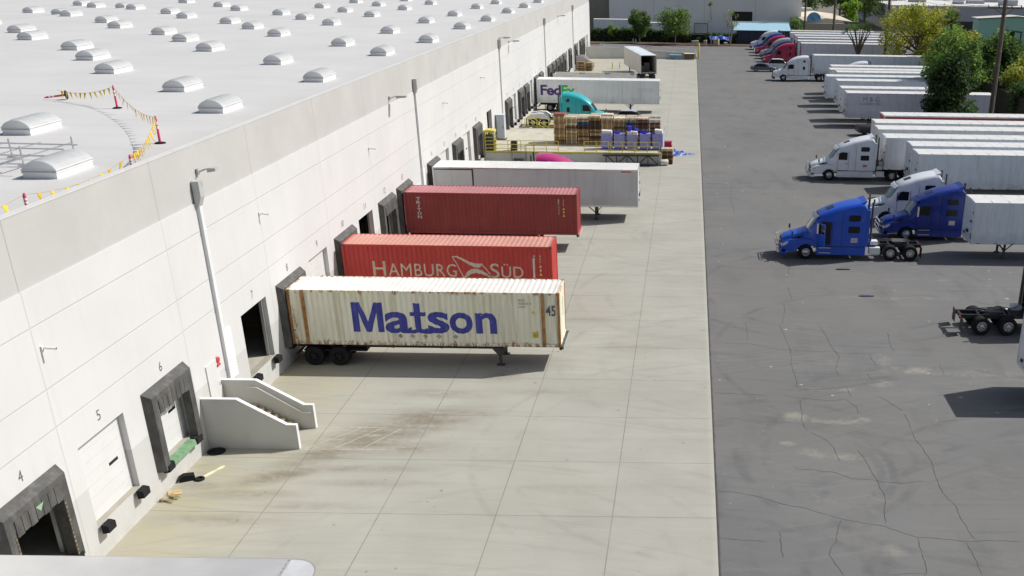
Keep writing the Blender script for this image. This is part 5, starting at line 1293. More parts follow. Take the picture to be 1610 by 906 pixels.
for i in range(7): m1.box(2.2 + i * .28, 2.48 + i * .28, 119.01, 120.6, 0, 1.2 - .17 * (i + 1))
m1.obj('steps', concrete_warm, pf)
m1 = MB(); [m1.tube([(2., y, 2.3), (2.4, y, 2.2), (4.6, y, .9)], .03, 6) for y in (119.1, 120.5)]; [m1.tube([(4.5, y, 0), (4.5, y, .95)], .03, 6) for y in (119.1, 120.5)]; m1.obj('stair_rail', yellow_paint, pf)
# black steel truss leaning on the platform face
m1 = MB(); y = 103.9
m1.bar((11.9, y, 1.02), (17.5, y, 1.06), .2, .14); m1.bar((12.1, y, .12), (17.3, y, .12), .14, .12)
for i in range(5):
    a = 12.2 + i * 1.05
    m1.bar((a, y, 1.05), (a + .02, y, .12), .09, .09); m1.bar((a, y, .12) if i % 2 else (a, y, 1.05), (a + 1.05, y, 1.05) if i % 2 else (a + 1.05, y, .12), .1, .1)
m1.bar((17.4, y, 1.05), (17.4, y, .12), .05, .05)
tag(m1.obj('steel_truss', black_steel), 'dark steel truss leaning against the platform face under the blue bundles', 'truss')
# metal cart at the platform foot, left
t = thing('metal_cart', 'grey wire cart standing below the platform railing', 'cart', (3.6, 103.2, .01))
m1 = MB()
for x in (-.7, .7):
    for q in (-.35, .35): m1.tube([(x, q, .1), (x, q, 1.9)], .025, 6)
for z in (1.88, .5): [m1.tube([(-.7, q, z), (.7, q, z)], .02, 6) for q in (-.35, .35)]; [m1.tube([(x, -.35, z), (x, .35, z)], .02, 6) for x in (-.7, .7)]
m1.obj('frame', dark_grey, t)
m1 = MB(); [m1.box(-.68, .68, -.33 + i * .11, -.3 + i * .11, .3 if True else 0, .33) for i in range(7)]; m1.box(-.5, .5, -.25, .25, .332, .75); m1.obj('shelf', dark_grey, t)
for x in (-.65, .65):
    for q in (-.3, .3):
        m1 = MB(); m1.lathe([(0, -.02), (.09, -.02), (.1, 0), (.09, .02), (0, .02)], 12, c=(x, q, .1)); m1.obj('wheel', rubber, t)
# yellow cage
t = thing('yellow_cage', 'bright yellow steel guard cage at the dock wall end of the platform', 'cage', (.55, 104.9, 1.2))
m1 = MB()
for x in (-.45, .45):
    for q in (-.5, .5): m1.bar((x, q, 0), (x, q, 1.8), .09, .09)
for z in (.25, .6, .95, 1.3): m1.box(-.5, .5, -.56, -.546, z, z + .08); m1.box(.5, .514, -.5, .5, z, z + .08); m1.box(-.5, -.486, -.5, .5, z, z + .08)
m1.obj('frame', yellow_paint, t)
m1 = MB(); m1.prism([(-.55, 1.8), (.55, 1.8), (.5, 1.98), (-.2, 2.05), (-.55, 1.98)], 'y', -.6, .6); m1.obj('hood', yellow_paint, t)
m1 = MB(); m1.box(-.38, .38, -.4, .4, .05, 1.5); m1.obj('charger', dark_grey, t)
# cabinet
t = thing('electrical_cabinet', 'tall pale grey cabinet standing on the platform by the wall', 'cabinet', (.55, 111.4, 1.2))
m1 = MB(); m1.box(-.4, .4, -.4, .5, .08, 2.5); m1.box(-.45, .45, -.45, .55, 2.502, 2.56); m1.obj('body', M('cabinet_paint', (.52, .55, .6), .5, var=.05), t)
m1 = MB(); m1.box(-.36, .36, -.43, -.402, .15, 2.4); d = m1.obj('door', M('cabinet_door', (.48, .52, .58), .5, var=.05), t)
m1 = MB(); m1.box(.22, .27, -.46, -.432, 1.2, 1.4); m1.obj('handle', dark_grey, d)
m1 = MB(); m1.box(-.48, .48, -.48, .58, 0, .078); m1.obj('plinth', black_steel, t)
# low wire crates
t = thing('crate_stack', 'small dark wire crates by the yellow railing', 'crates', (2.9, 104.95, 1.2))
for i in range(3):
    m1 = MB(); z = i * .3
    m1.box(-.3, .3, -.22, .22, z, z + .03); [m1.box(x - .02, x + .02, -.23, -.2, z + .03, z + .28) for x in (-.28, -.14, 0, .14, .28)]; m1.box(-.3, .3, -.23, -.2, z + .25, z + .29); m1.box(-.3, .3, .2, .23, z + .03, z + .29); m1.box(-.31, -.28, -.2, .2, z + .03, z + .29); m1.box(.28, .31, -.2, .2, z + .03, z + .29)
    m1.obj('crate', dark_grey, t)
# pallets: shared meshes
def pallet_mesh(mat, gaps=7):
    m = MB(); LX, LY, H_ = 1.13, 1.0, .14
    for y in (-LY / 2, -.05, LY / 2 - .1): m.box(-LX / 2, LX / 2, y, y + .1, .02, .115)
    m.box(-LX / 2, LX / 2, -LY / 2, -LY / 2 + .09, 0, .019); m.box(-LX / 2, LX / 2, LY / 2 - .09, LY / 2, 0, .019)
    m = MB()
    for x in (-LX / 2, -.05, LX / 2 - .1): m.box(x, x + .1, -LY / 2, LY / 2, .032, .116)
    for i in range(gaps):
        y = -LY / 2 + i * (LY - .1) / (gaps - 1); m.box(-LX / 2, LX / 2, y, y + .1, .117, .15)
    for y in (-LY / 2, -.05, LY / 2 - .1): m.box(-LX / 2, LX / 2, y, y + .1, 0, .031)
    return m.mesh('wooden_pallet', mat)
PM = {'w': pallet_mesh(wood), 'p': pallet_mesh(wood_pale), 'b': pallet_mesh(wood_blue), 'd': pallet_mesh(wood_dark), 'r': pallet_mesh(wood_red), 'g': pallet_mesh(M('bleached_pallet', (.68, .62, .56), .85, var=.2, vs=5), 5)}
PN = {'w': 'brown', 'p': 'pale', 'b': 'blue painted', 'd': 'dark', 'r': 'reddish', 'g': 'bleached'}
rp = random.Random(11)
def pallets(x, y, z0, seq, where, group):
    n = len(seq)
    for i, k in enumerate(seq):
        o = place(PM[k], 'wooden_pallet', None, (x + rp.uniform(-.03, .03), y + rp.uniform(-.03, .03), z0 + i * .155), rp.uniform(-.02, .02))
        pos = 'topmost' if i == n - 1 else ('bottom one' if i == 0 else ORD[n - 1 - i] + ' from the top')
        tag(o, f'{PN[k]} wooden pallet, {pos}, {where}', 'pallet', group)
FRONT = ['wwdwwwwwwwwwwwwwwpwr', 'wpwpwwwwpwwdwppwpp', 'wwdwwdwwwwdddbbwwg', 'wwdwddwwdwddddddwwp', 'wwwwwwwdwwwwwwwwwg', 'wdwdwwwwdwwdwwwwpp', 'dwddwwdwwwddwbbwpg', 'ddddwwdwddwdrddwrp', 'ddwdddwdwdwdwwdgg']
BACK = ['wwdwwdwwdwwwwwdwwwr', 'wwdwwdwwdwwwwwdwwg', 'wwdwwdwwdwwwwwdwwp', 'wwdwwdwwdwwwwwdwwdg', 'wwdwwdwwdwwwwwdwwdp', 'wwdwwdwwdwwwwwdwwg', 'wwdwwdwwdwwwwwdwwp', 'wwdwwdwwdwwwwwdwwg', 'wwdwwdwwdwwwwwdwwg']
for i, s_ in enumerate(FRONT):
    pallets(7.05 + i * 1.235, 109.15, 1.203, s_, f'{ORD[i]} front stack from the warehouse side', 'pallets stacked on the platform')
for i, s_ in enumerate(BACK):
    pallets(7.05 + i * 1.235, 110.35, 1.203, s_, f'{ORD[i]} back-row stack from the warehouse side', 'pallets stacked on the platform')
pallets(18.3, 105.5, .01, 'dddwddwdwp', 'dark stack off the platform end', 'pallets beside the platform end')
# wrapped blue bundles
film = M('stretch_film_blue', (.3, .31, .62), .45, var=.25, vs=4, vsc=(.8, .8, 4), spec=.3); tote = M('blue_plastic', (.04, .05, .62), .45, var=.15); pale_lid = M('white_foam_lid', (.68, .68, .7), .6, var=.06)
BL = ['wrapped blue bundle with a plain white lid, nearest the warehouse', 'wrapped bundle topped with loose bright blue bins', 'wrapped bundle with two white lids and a tall blue bin on top', 'wrapped bundle with tangled blue film on top', 'wrapped blue bundle at the open end of the platform with a white cover']
for i in range(5):
    x = 12.12 + i * 1.3; hh = (1.6, 1.55, 1.5, 1.6, 1.6)[i]
    t = thing('wrapped_bundle', BL[i], 'bundle', (x, 106.6, 1.205), rp.uniform(-.04, .04), 'blue wrapped bundles on the platform')
    rb = random.Random(20 + i)
    m1 = MB(); secs = []
    for j in range(9):
        z = .14 + (hh - .14) * j / 8; g = rb.uniform(-.02, .02); a = .54 + g; b = .5 + g
        secs.append([(q[0], q[1], z) for q in [(-a, -b + .05), (-a + .05, -b), (a - .05, -b), (a, -b + .05), (a, b - .05), (a - .05, b), (-a + .05, b), (-a, b - .05)]])
    m1.loft(secs); m1.obj('wrapped_load', film, t, 30)
    m1 = MB(); [m1.box(-.55, .55, y, y + .12, 0, .12) for y in (-.5, -.06, .38)]; m1.box(-.55, .55, -.5, .5, .121, .138); m1.obj('pallet', tote if i != 2 else wood, t)
    m1 = MB(); mm = MB()
    if i == 0: m1.prism([(-.55, hh + .002), (.55, hh + .002), (.5, hh + .22), (-.5, hh + .25)], 'y', -.5, .5)
    elif i == 1:
        for j in range(5): q = rb.uniform(-.4, .3); z = hh + .002; mm.prism([(q - .15, z), (q + .2, z), (q + .16, z + rb.uniform(.12, .3)), (q - .12, z + .18)], 'y', -.45 + j * .18, -.3 + j * .18)
    elif i == 2:
        m1.box(-.5, -.03, -.5, .5, hh + .002, hh + .3); m1.box(.03, .5, -.5, .5, hh + .002, hh + .3); mm.prism([(-.5, hh + .304), (-.1, hh + .304), (-.12, hh + .75), (-.42, hh + .78)], 'y', -.3, .2); mm.prism([(.1, hh + .304), (.6, hh + .304), (.5, hh + .5), (.2, hh + .55)], 'y', .1, .5)
    elif i == 3:
        for j in range(6): q = rb.uniform(-.4, .3); z = hh + .002; mm.prism([(q - .2, z), (q + .25, z), (q + .1, z + rb.uniform(.15, .4))], 'y', -.48 + j * .16, -.36 + j * .16)
    else: m1.prism([(-.3, hh + .002), (.5, hh + .002), (.42, hh + .35), (-.3, hh + .4)], 'y', -.4, .5); mm.prism([(-.55, hh + .002), (-.32, hh + .002), (-.32, hh + .14), (-.52, hh + .12)], 'y', -.5, .5)
    if m1.v: m1.obj('white_lid', pale_lid, t)
    if mm.v: mm.obj('blue_bin', tote, t)
# ends: red bins, tarp, barrel, pole
t = thing('red_bin', 'stack of crimson plastic bins on the ground past the platform end', 'bins', (18.35, 107.6, .01), 0)
for i, (w_, h_) in enumerate(((1.1, .55), (1.0, .5), (.8, .4), (.75, .35))):
    z = sum(q for _, q in ((1.1, .55), (1.0, .5), (.8, .4), (.75, .35))[:i]) + .02 * i
    m1 = MB(); m1.prism([(-w_ / 2 + .05, z), (w_ / 2 - .05, z), (w_ / 2, z + h_ - .06), (w_ / 2 + .03, z + h_ - .06), (w_ / 2 + .03, z + h_), (-w_ / 2 - .03, z + h_), (-w_ / 2 - .03, z + h_ - .06), (-w_ / 2, z + h_ - .06)], 'y', -.4, .4); m1.obj('bin', M('crimson_plastic', (.5, .02, .06), .45, var=.1), t)
m1 = MB(); secs = []; rb = random.Random(4)
for j in range(13):
    f = j / 12; x = 18.9 + 2.2 * f; hgt = .75 * (1 - f) ** 1.3 + .06; wd = .9 * (1 - f) + .15
    secs.append([(x + rb.uniform(-.06, .06), 109.9 + f * 1.0 + wd * (q / 6 - .5) * 2 * .6, .012 + max(0, hgt * (1 - abs(q / 6 - .5) * 2) * rb.uniform(.5, 1.1))) for q in range(7)])
m1.loft(secs, closed=False, cap0=False, cap1=False)
tag(m1.obj('blue_tarpaulin', M('crumpled_blue_tarp', (.02, .1, .42), .45, var=.35, vs=4), None), 'crumpled blue tarpaulin tailing off across the concrete', 'tarpaulin')
t = thing('white_drum', 'white drum lying on the ground at the platform corner', 'drum', (18.0, 104.4, .01), .3)
m1 = MB(); m1.lathe([(0, -.4), (.28, -.4), (.3, -.36), (.29, 0), (.3, .36), (.28, .4), (0, .4)], 16, axis='x', c=(0, 0, .31)); m1.obj('barrel', M('dirty_white_plastic', (.6, .57, .5), .6, var=.15), t, 30)
m1 = MB(); m1.lathe([(0, .415), (.05, .415), (.05, .4)], 8, axis='x', c=(0, .12, .42)); m1.obj('bung', dark_grey, t)
m1 = MB(); m1.tube([(17.95, 107.2, .01), (17.95, 107.25, 3.4)], .04, 6); tag(m1.obj('white_pole', pipe_white), 'thin white pole standing by the crimson bins', 'pole')

# far dock clutter
pallets(-.0 + 1.2, 190.6, .01, 'wwdwdwwwdw', 'in the brown stack by far stairs', 'pallets beside the far stairs')
pallets(2.6, 190.6, .01, 'wdwdwdwdw', 'in the outer stack by far stairs', 'pallets beside the far stairs')
for i, (x, y) in enumerate(((6.5, 194.2), (7.75, 195.0))):
    m1 = MB(); m1.lathe([(.1, .01), (.1, 1.05), (.06, 1.14), (0, 1.16)], 12, axis='z'); o = m1.obj('bollard', yellow_paint, None, 40); o.location = (x, y, 0)
    tag(o, ('short yellow bollard nearest the far stairs', 'short yellow bollard next to the askew grey trailer')[i], 'bollard', 'short yellow bollards')
m1 = MB(); m1.lathe([(.16, .01), (.16, 2.9), (.1, 3.0), (0, 3.04)], 12, axis='z'); o = m1.obj('bollard', yellow_paint, None, 40); o.location = (22.2, 215.6, 0)
tag(o, 'tall yellow post at the foot of the far ramp', 'bollard')
# ramp at far end
rt_ = thing('concrete_ramp', 'grey concrete ramp wall climbing toward the far end of the warehouse', 'ramp', (0, 0, 0))
m1 = MB(); m1.prism([(.35, 0), (21.8, 0), (21.8, .25), (13.6, .95), (8., 1.2), (.35, 1.2)], 'y', 215.3, 222.); m1.obj('slab', M('ramp_asphalt', (.2, .2, .19), .9, var=.15), rt_)
m1 = MB(); m1.add([(.02, 212.5, 0), (8, 214., 0), (21.6, 215, 0), (21.6, 215, .95), (13.6, 214.55, 1.47), (8, 214., 1.81), (.02, 212.5, 2.18), (.02, 212.8, 0), (8, 214.3, 0), (21.6, 215.28, 0), (21.6, 215.28, .95), (13.6, 214.85, 1.47), (8, 214.3, 1.81), (.02, 212.8, 2.18)],
    [(0, 1, 5, 6), (1, 2, 3, 4, 5), (7, 13, 12, 8), (8, 12, 11, 10, 9), (6, 5, 12, 13), (5, 4, 11, 12), (4, 3, 10, 11), (2, 9, 10, 3), (0, 6, 13, 7)]); m1.obj('retaining_wall', grey_wall, rt_)
m1 = MB(); m1.tube([(2, 221.8, 2.0), (8, 221.8, 1.95), (13.6, 221.8, 1.7), (21.6, 221.8, 1.1), (21.7, 218.5, .3)], .05, 6)
for x, z in ((2, 2.), (5, 1.97), (8, 1.95), (11, 1.8), (13.6, 1.7), (17, 1.4), (21.6, 1.1)): m1.tube([(x, 221.8, .1), (x, 221.8, z)], .05, 6)
m1.box(2.5, 8, 221.7, 221.76, 1.3, 1.9); m1.obj('guard_rail', white_metal, rt_)
m1 = MB(); m1.bar((8.1, 214.15, 1.86), (21.6, 215.14, 1.0), .3, .06); m1.bar((.05, 212.66, 2.22), (8.1, 214.15, 1.86), .3, .06); m1.obj('coping', M('pinkish_coping', (.6, .5, .47), .7, var=.1), rt_)
for nm, lb, ct, x, w_, h_, mt in (('debris_box', 'flat blue-topped box dumped against the far ramp wall', 'box', 17.6, 2.2, .8, M('faded_blue_board', (.16, .28, .36), .7, var=.3)), ('wooden_crate', 'brown wooden crate dumped at the low end of the ramp', 'crate', 20.3, 2., 1.1, wood_dark)):
    t = thing(nm, lb, ct, (x, 213.9, .01)); m1 = MB(); m1.box(-w_ / 2, w_ / 2, -.5, .5, .12, h_); m1.obj('box', mt, t)
    m1 = MB(); [m1.box(q - .08, q + .08, -.5, .5, 0, .118) for q in (-w_ / 2 + .1, 0, w_ / 2 - .1)]; m1.obj('skid', wood, t)
    m1 = MB(); m1.box(-w_ / 2 - .04, w_ / 2 + .04, -.54, .54, h_ + .002, h_ + .06); m1.obj('lid', wood_pale if nm != 'debris_box' else M('pale_blue_lid', (.35, .5, .58), .6, var=.2), t)

# ------------------------------------------------------------------ plants
def leaf_cloud(m, blobs, n, size, rnd, nm=3, flat=.0, droop=0.):
    tot = sum(b[3] ** 2 for b in blobs)
    for cx, cy, cz, r, *q in blobs:
        sx, sy, sz = q if q else (1, 1, .85)
        k = max(4, int(n * r * r / tot))
        tone = rnd.random()
        for _ in range(k):
            u = Vector((rnd.gauss(0, 1), rnd.gauss(0, 1), rnd.gauss(0, 1))).normalized() * (rnd.random() ** .45) * r
            p = Vector((cx + u.x * sx, cy + u.y * sy, cz + u.z * sz))
            a = Vector((rnd.gauss(0, 1), rnd.gauss(0, 1), rnd.gauss(0, .7) - droop)).normalized()
            b = a.cross(Vector((rnd.gauss(0, 1), rnd.gauss(0, 1), rnd.gauss(0, 1)))).normalized()
            s_ = size * rnd.uniform(.55, 1.25)
            mi = min(nm - 1, int((tone * .6 + rnd.random() * .6) * nm * .85))
            m.add([p - a * s_, p + b * s_ * .42, p + a * s_, p - b * s_ * .42], [(0, 1, 2, 3)], mi)
def branches(m, base, top, r, rnd, tips, mat=0):
    base = Vector(base); top = Vector(top)
    mid = base.lerp(top, .5) + Vector((rnd.uniform(-.1, .1), rnd.uniform(-.1, .1), 0)) * (top - base).length * .4
    m.tube([base, mid, top], [r, r * .75, r * .5], 7, mat)
    for tp in tips:
        tp = Vector(tp); s_ = base.lerp(top, rnd.uniform(.45, .95)); k = s_.lerp(tp, .5) + Vector((rnd.uniform(-.2, .2), rnd.uniform(-.2, .2), rnd.uniform(.0, .3)))
        m.tube([s_, k, tp], [r * .42, r * .28, r * .1], 5, mat)
def tree(name, label, loc, h, cr, mats, n, leaf, seed, trunk_h=.35, nb=14, barkm=None, tr=None, group='trees around the yard', shape=(1, 1, .85), spread=.85, cat='tree'):
    rnd = random.Random(seed); t = thing(name, label, cat, loc, 0, group)
    zc = h * trunk_h; blobs = []
    for i in range(nb):
        u = Vector((rnd.gauss(0, 1), rnd.gauss(0, 1), rnd.gauss(0, 1))).normalized() * (rnd.random() ** .4)
        rr_ = cr * rnd.uniform(.28, .5)
        blobs.append((u.x * cr * shape[0] * spread, u.y * cr * shape[1] * spread, zc + (h - zc) * .5 + u.z * (h - zc) * .5 * shape[2], rr_))
    m = MB(); leaf_cloud(m, blobs, n, leaf, rnd, len(mats)); m.obj('crown', mats, t)
    m = MB(); branches(m, (0, 0, 0), (0, 0, zc + (h - zc) * .55), tr or h * .025, rnd, [b[:3] for b in blobs]); m.obj('trunk', barkm or bark, t)
    return t
F_dark = foliage('dark_leaf', [(.045, .08, .03), (.07, .12, .04), (.11, .18, .055)])
F_green = foliage('green_leaf', [(.1, .17, .045), (.15, .26, .065), (.24, .36, .085)])
F_deep = foliage('deep_leaf', [(.02, .036, .016), (.032, .058, .022), (.05, .095, .03), (.08, .15, .045)])
F_yellow = foliage('yellow_leaf', [(.2, .25, .03), (.36, .39, .04), (.52, .5, .055)])
F_olive = foliage('olive_leaf', [(.17, .21, .07), (.26, .3, .09), (.36, .38, .12)])
F_bright = foliage('bright_leaf', [(.1, .19, .03), (.2, .34, .05), (.32, .46, .07)])
F_dry = foliage('dry_leaf', [(.26, .24, .13), (.36, .32, .17), (.18, .22, .11)])
# dark bush tree in front of the lettered trailer
tree('leafy_tree', 'big dark green leafy tree covering the middle of the lilac trailer', (51.3, 126, 0), 9.4, 3.05, F_deep, 15000, .24, 31, .0, 80, shape=(1., .85, 1.05), spread=.82)
tree('leafy_tree', 'bright green leafy crown rising behind the big dark tree', (56.0, 146.5, 0), 11.2, 4., F_green, 8000, .3, 32, .15, 24)
tree('leafy_tree', 'dark green tree between the shed and the utility pole', (66.8, 160, 0), 10.6, 5.2, F_dark + [F_green[0], F_green[2]], 9000, .34, 33, .2, 22)
tree('leafy_tree', 'pale green ragged tree right of the utility pole', (69.5, 150, 0), 8.4, 3.6, F_olive + [F_yellow[1]], 3600, .26, 34, .2, 18)
tree('leafy_tree', 'green shrubby tree at the right edge beyond the slatted fence', (75, 157, 0), 8.2, 4.2, F_green + [F_dark[1]], 4500, .3, 35, .1, 18)
tree('yellow_tree', 'large yellow flowering tree spreading behind the long pale blue trailer', (61.2, 194, 0), 12.6, 4.7, F_yellow + [F_olive[1]], 9000, .27, 36, .06, 44, shape=(1.25, .9, 1.), spread=1.05)
tree('yellow_tree', 'lower yellow-green tree sloping down in front of the palm', (66.2, 187, 0), 9.2, 4.2, F_yellow + F_olive, 9000, .3, 37, .05, 40, spread=.9)
tree('leafy_tree', 'brownish sparse tree below the yellow one', (63.5, 176, 0), 7., 4.8, F_dry[:1] + F_olive + [F_bright[0]], 8000, .28, 38, .05, 36)
tree('leafy_tree', 'thin grey-green treetop poking above the yellow tree', (65.5, 206, 0), 13.2, 2.6, F_dry, 900, .25, 39, .35, 14)
tree('leafy_tree', 'small leafy tree under the palm', (73.2, 196, 0), 6.2, 2.8, F_green, 2600, .26, 40, .15, 12)
tree('leafy_tree', 'low bright green bush at the corner of the long pale blue trailer', (63.4, 170, 0), 5.6, 3.2, F_bright[:2] + F_green, 4000, .28, 41, .0, 24)
tree('leafy_tree', 'wide dark green bush filling the gap behind the lilac trailer end', (60.5, 156, 0), 8.6, 4.2, F_green + F_dark[:2], 9000, .3, 42, .0, 40)
tree('leafy_tree', 'mixed yellow and green bush growing over the fence right of the pole', (67., 147, 0), 7.2, 3.8, F_olive + F_yellow[1:] + [F_green[1]], 7000, .26, 43, .1, 30)
tree('leafy_tree', 'dark ivy covered bush against the right-hand fence', (64.6, 136, 0), 5.4, 3.6, F_deep + [F_green[1]], 7000, .26, 44, .0, 36)
tree('leafy_tree', 'green ivy mound at the right edge of the picture behind the front trailers', (70., 138, 0), 6.2, 3.8, F_dark + [F_olive[1]], 6500, .28, 45, .0, 34)
tree('leafy_tree', 'shaded green bush in front of the green shed', (77, 190, 0), 6., 4.4, F_dark + F_green[:1], 5200, .32, 46, .0, 28)
tree('leafy_tree', 'olive thicket between the palm and the green shed', (72.5, 176, 0), 6.4, 4.6, F_olive[:2] + F_dark, 6500, .3, 47, .0, 34)
# bare tree
rnd = random.Random(50)
t = thing('bare_tree', 'small pruned tree with bare forking limbs and sparse leaves', 'tree', (51.5, 199.5, 0), 0, 'trees around the yard')
m1 = MB(); m2 = MB()
for i in range(9):
    a = i * .7; e = Vector((cos(a) * rnd.uniform(1.2, 2.7), sin(a) * 1.2, rnd.uniform(6.2, 7.6))); k = Vector((e.x * .45, e.y * .4, 4.8))
    m1.tube([(rnd.uniform(-.1, .1), 0, 2.5), k, e], [.2, .14, .07], 6)
    for j in range(3):
        e2 = e + Vector((rnd.uniform(-.7, .7), rnd.uniform(-.5, .5), rnd.uniform(-.3, .7))); m1.tube([e, e2], [.06, .03], 5)
        leaf_cloud(m2, [(e2.x, e2.y, e2.z, .6)], 28, .19, rnd, 3)
m1.tube([(0, 0, 0), (.05, 0, 1.5), (0, 0, 2.6)], [.32, .28, .26], 8)
m1.obj('trunk', bark, t); m2.obj('crown', F_dark[1:] + [F_green[0]], t)
# palm
t = thing('palm_tree', 'dark fan palm with a round head in front of the grey building', 'palm', (63.9, 182, 0), 0, 'trees around the yard')
m1 = MB(); m1.tube([(0, 0, 0), (.1, 0, 4), (0, 0, 9.3)], [.32, .26, .24], 8); m1.obj('trunk', bark, t)
m1 = MB(); rnd = random.Random(51)
for i in range(64):
    a = rnd.uniform(0, 2 * pi); el = rnd.uniform(-.7, 1.35); d = Vector((cos(a) * cos(el), sin(a) * cos(el), sin(el))); L = rnd.uniform(1.5, 2.1); tip = Vector((0, 0, 9.7)) + d * L; tip.z -= .25
    up = d.cross(Vector((-sin(a), cos(a), 0))).normalized(); sd = Vector((-sin(a), cos(a), 0))
    b0 = Vector((0, 0, 9.7)) + d * .9
    m1.tube([(0, 0, 9.6), b0], .02, 4, 0)
    for q in range(-4, 5):
        f = q / 4; e = b0 + (d * cos(f * 1.1) + sd * sin(f * 1.1)) * (L * .55) - Vector((0, 0, .12 * abs(f)))
        m1.add([b0, b0.lerp(e, .5) + sd * .07, e, b0.lerp(e, .5) - sd * .07], [(0, 1, 2, 3)], rnd.randrange(3))
m1.obj('crown', F_dark[1:] + [F_green[0]], t)
# hedge at the far kerb
t = thing('hedge', 'tall dark clipped hedge behind the red kerb', 'hedge', (0, 0, 0))
m1 = MB(); rnd = random.Random(52)
bl = []
for i in range(90):
    x = -6 + i * .42 + rnd.uniform(-.2, .2)
    if 19.8 < x < 24.8 and rnd.random() < .35: continue
    for z in (.6, 1.4, 2.1, 2.6): bl.append((x, 252.8 + rnd.uniform(-.35, .35), z + rnd.uniform(-.15, .2) - .04 * (x - 10 if x > 10 else 0), .55, 1, 1, .9))
leaf_cloud(m1, bl, 15000, .22, rnd, 4); m1.obj('foliage', F_dark + [F_green[1]], t)
m1 = MB(); m1.box(-6, 19.6, 252.5, 253.1, .1, 2.5); m1.box(19.6, 31, 252.6, 253.0, .1, 1.9); m1.obj('dark_core', M('hedge_core', (.012, .016, .01), .95, var=.3), t)  # solid near-black box filling the inside of the hedge
def multi_tree(label, loc, h, cr, seed, n=2600, mats=None, stems=3):
    rnd = random.Random(seed); t = thing('street_tree', label, 'tree', loc, 0, 'young trees along the red kerb'); bl = []
    m1 = MB()
    for i in range(stems):
        a = rnd.uniform(0, 6.28) if stems > 1 else 0; e = Vector((cos(a) * cr * .5, sin(a) * cr * .3, h * .62)) if stems > 1 else Vector((0, 0, h * .7)); m1.tube([(0, 0, 0), e * .45 + Vector((0, 0, .3)), e], [.13, .09, .05], 6)
        for j in range(5):
            q = e + Vector((rnd.uniform(-1, 1) * cr * .7, rnd.uniform(-1, 1) * cr * .6, rnd.uniform(-.15, .36) * h)); m1.tube([e * .8, q], [.05, .02], 5); bl.append((q.x, q.y, q.z, cr * rnd.uniform(.25, .42)))
    m1.obj('trunk', bark_pale, t); m2 = MB(); leaf_cloud(m2, bl, n, .2, rnd, 3); m2.obj('crown', mats or F_green, t)
tree('street_tree', 'round dense young tree with a slim stem in front of the white trailers', (8.9, 248.4, .14), 7.4, 2.7, F_dark[1:] + F_green[:2], 5200, .26, 61, .2, 30, bark_pale, .12, 'young trees along the red kerb', (1, .9, 1.))
tree('street_tree', 'forked young tree with pale trunks behind the askew trailer', (17.0, 247.6, .14), 7.6, 3.9, F_green + F_dark[1:], 4600, .26, 62, .22, 34, bark_pale, .13, 'young trees along the red kerb', (1, .8, .9))
multi_tree('skinny sapling beside the basketball hoop', (25.2, 247.4, .14), 8.6, .9, 63, 240, F_olive, 1)
multi_tree('thin yellowish sapling with upswept twigs left of the dark opening', (29.6, 247.6, .14), 7.8, 1.7, 64, 300, F_olive + [F_yellow[1]], 3)
tree('shrub', 'light green shrub at the left end of the hedge', (2.5, 253.5, 0), 4.4, 1.6, F_bright, 1200, .2, 65, .1, 8, group='shrubs around the yard', cat='shrub')
tree('shrub', 'bushy green shrub at the corner of the grey building', (46.5, 268, 0), 5.6, 2.4, F_green + F_dark[1:2], 1800, .25, 66, .1, 12, group='shrubs around the yard', cat='shrub')
# far trees behind
for i, (x, y, h, cr, mt, lb) in enumerate(((56, 330, 17, 6, F_dark, 'dark tall tree just right of the grey building'), (64, 320, 15, 5, F_dark, 'dark spreading tree behind the tan roof'), (63.5, 296, 9.6, 3.2, F_bright, 'bright green tree lit by the sun beyond the tan roof'), (71, 318, 17, 7, F_dark, 'very dark broad tree left of the yellow tree'), (80, 335, 18, 7, F_dark, 'dark tree behind the yellow tree top'), (88, 350, 17, 7, F_dark, 'far dark tree above the grey-white building'))):
    tree('far_tree', lb, (x, y, 0), h, cr, mt + [F_green[0]] if mt is F_dark else mt, 4200, .42, 70 + i, .12, 22, group='far trees beyond the lot')

# ------------------------------------------------------------------ buildings behind
b = thing('grey_building', 'big blank blue-grey building closing the far end of the lot', 'building', (0, 285, 0))
m1 = MB(); m1.box(-.7, 49.2, 0, 60, 0, 15); m1.obj('wall', M('blue_grey_wall', (.85, .86, .85), .8, var=.07, vs=.15), b)
m1 = MB(); m1.box(-14, -.75, 1.0, 60, 0, 15); m1.obj('shaded_side', M('shaded_taupe_wall', (.27, .25, .215), .8, var=.1, vs=.3), b)  # shadow on the building's side face put into this darker colour
m1 = MB(); m1.box(31.2, 36.5, -.06, -.003, 2.4, 5.4); m1.obj('window', blackout, b)
m1 = MB()
for x in (10.8, 24., 37.2): m1.box(x - .04, x + .04, -.012, -.002, 0, 15)
m1.obj('panel_joint', M('soft_joint', (.5, .51, .51), .8), b)
m1 = MB(); m1.box(-.8, 49.3, -.1, 60, 15, 15.3); m1.obj('coping', concrete_plain, b)
trailer('white trailer behind the hedge at the left of the round tree', (-3.2, 268, .01), L=8.5, side=trailer_blue, group='trailers behind the hedge', axles=True, leg=2)
trailer('bluish trailer glimpsed between the two young trees behind the hedge', (6.6, 266, .01), L=9.5, H=3.6, side=trailer_blue, group='trailers behind the hedge', leg=2)
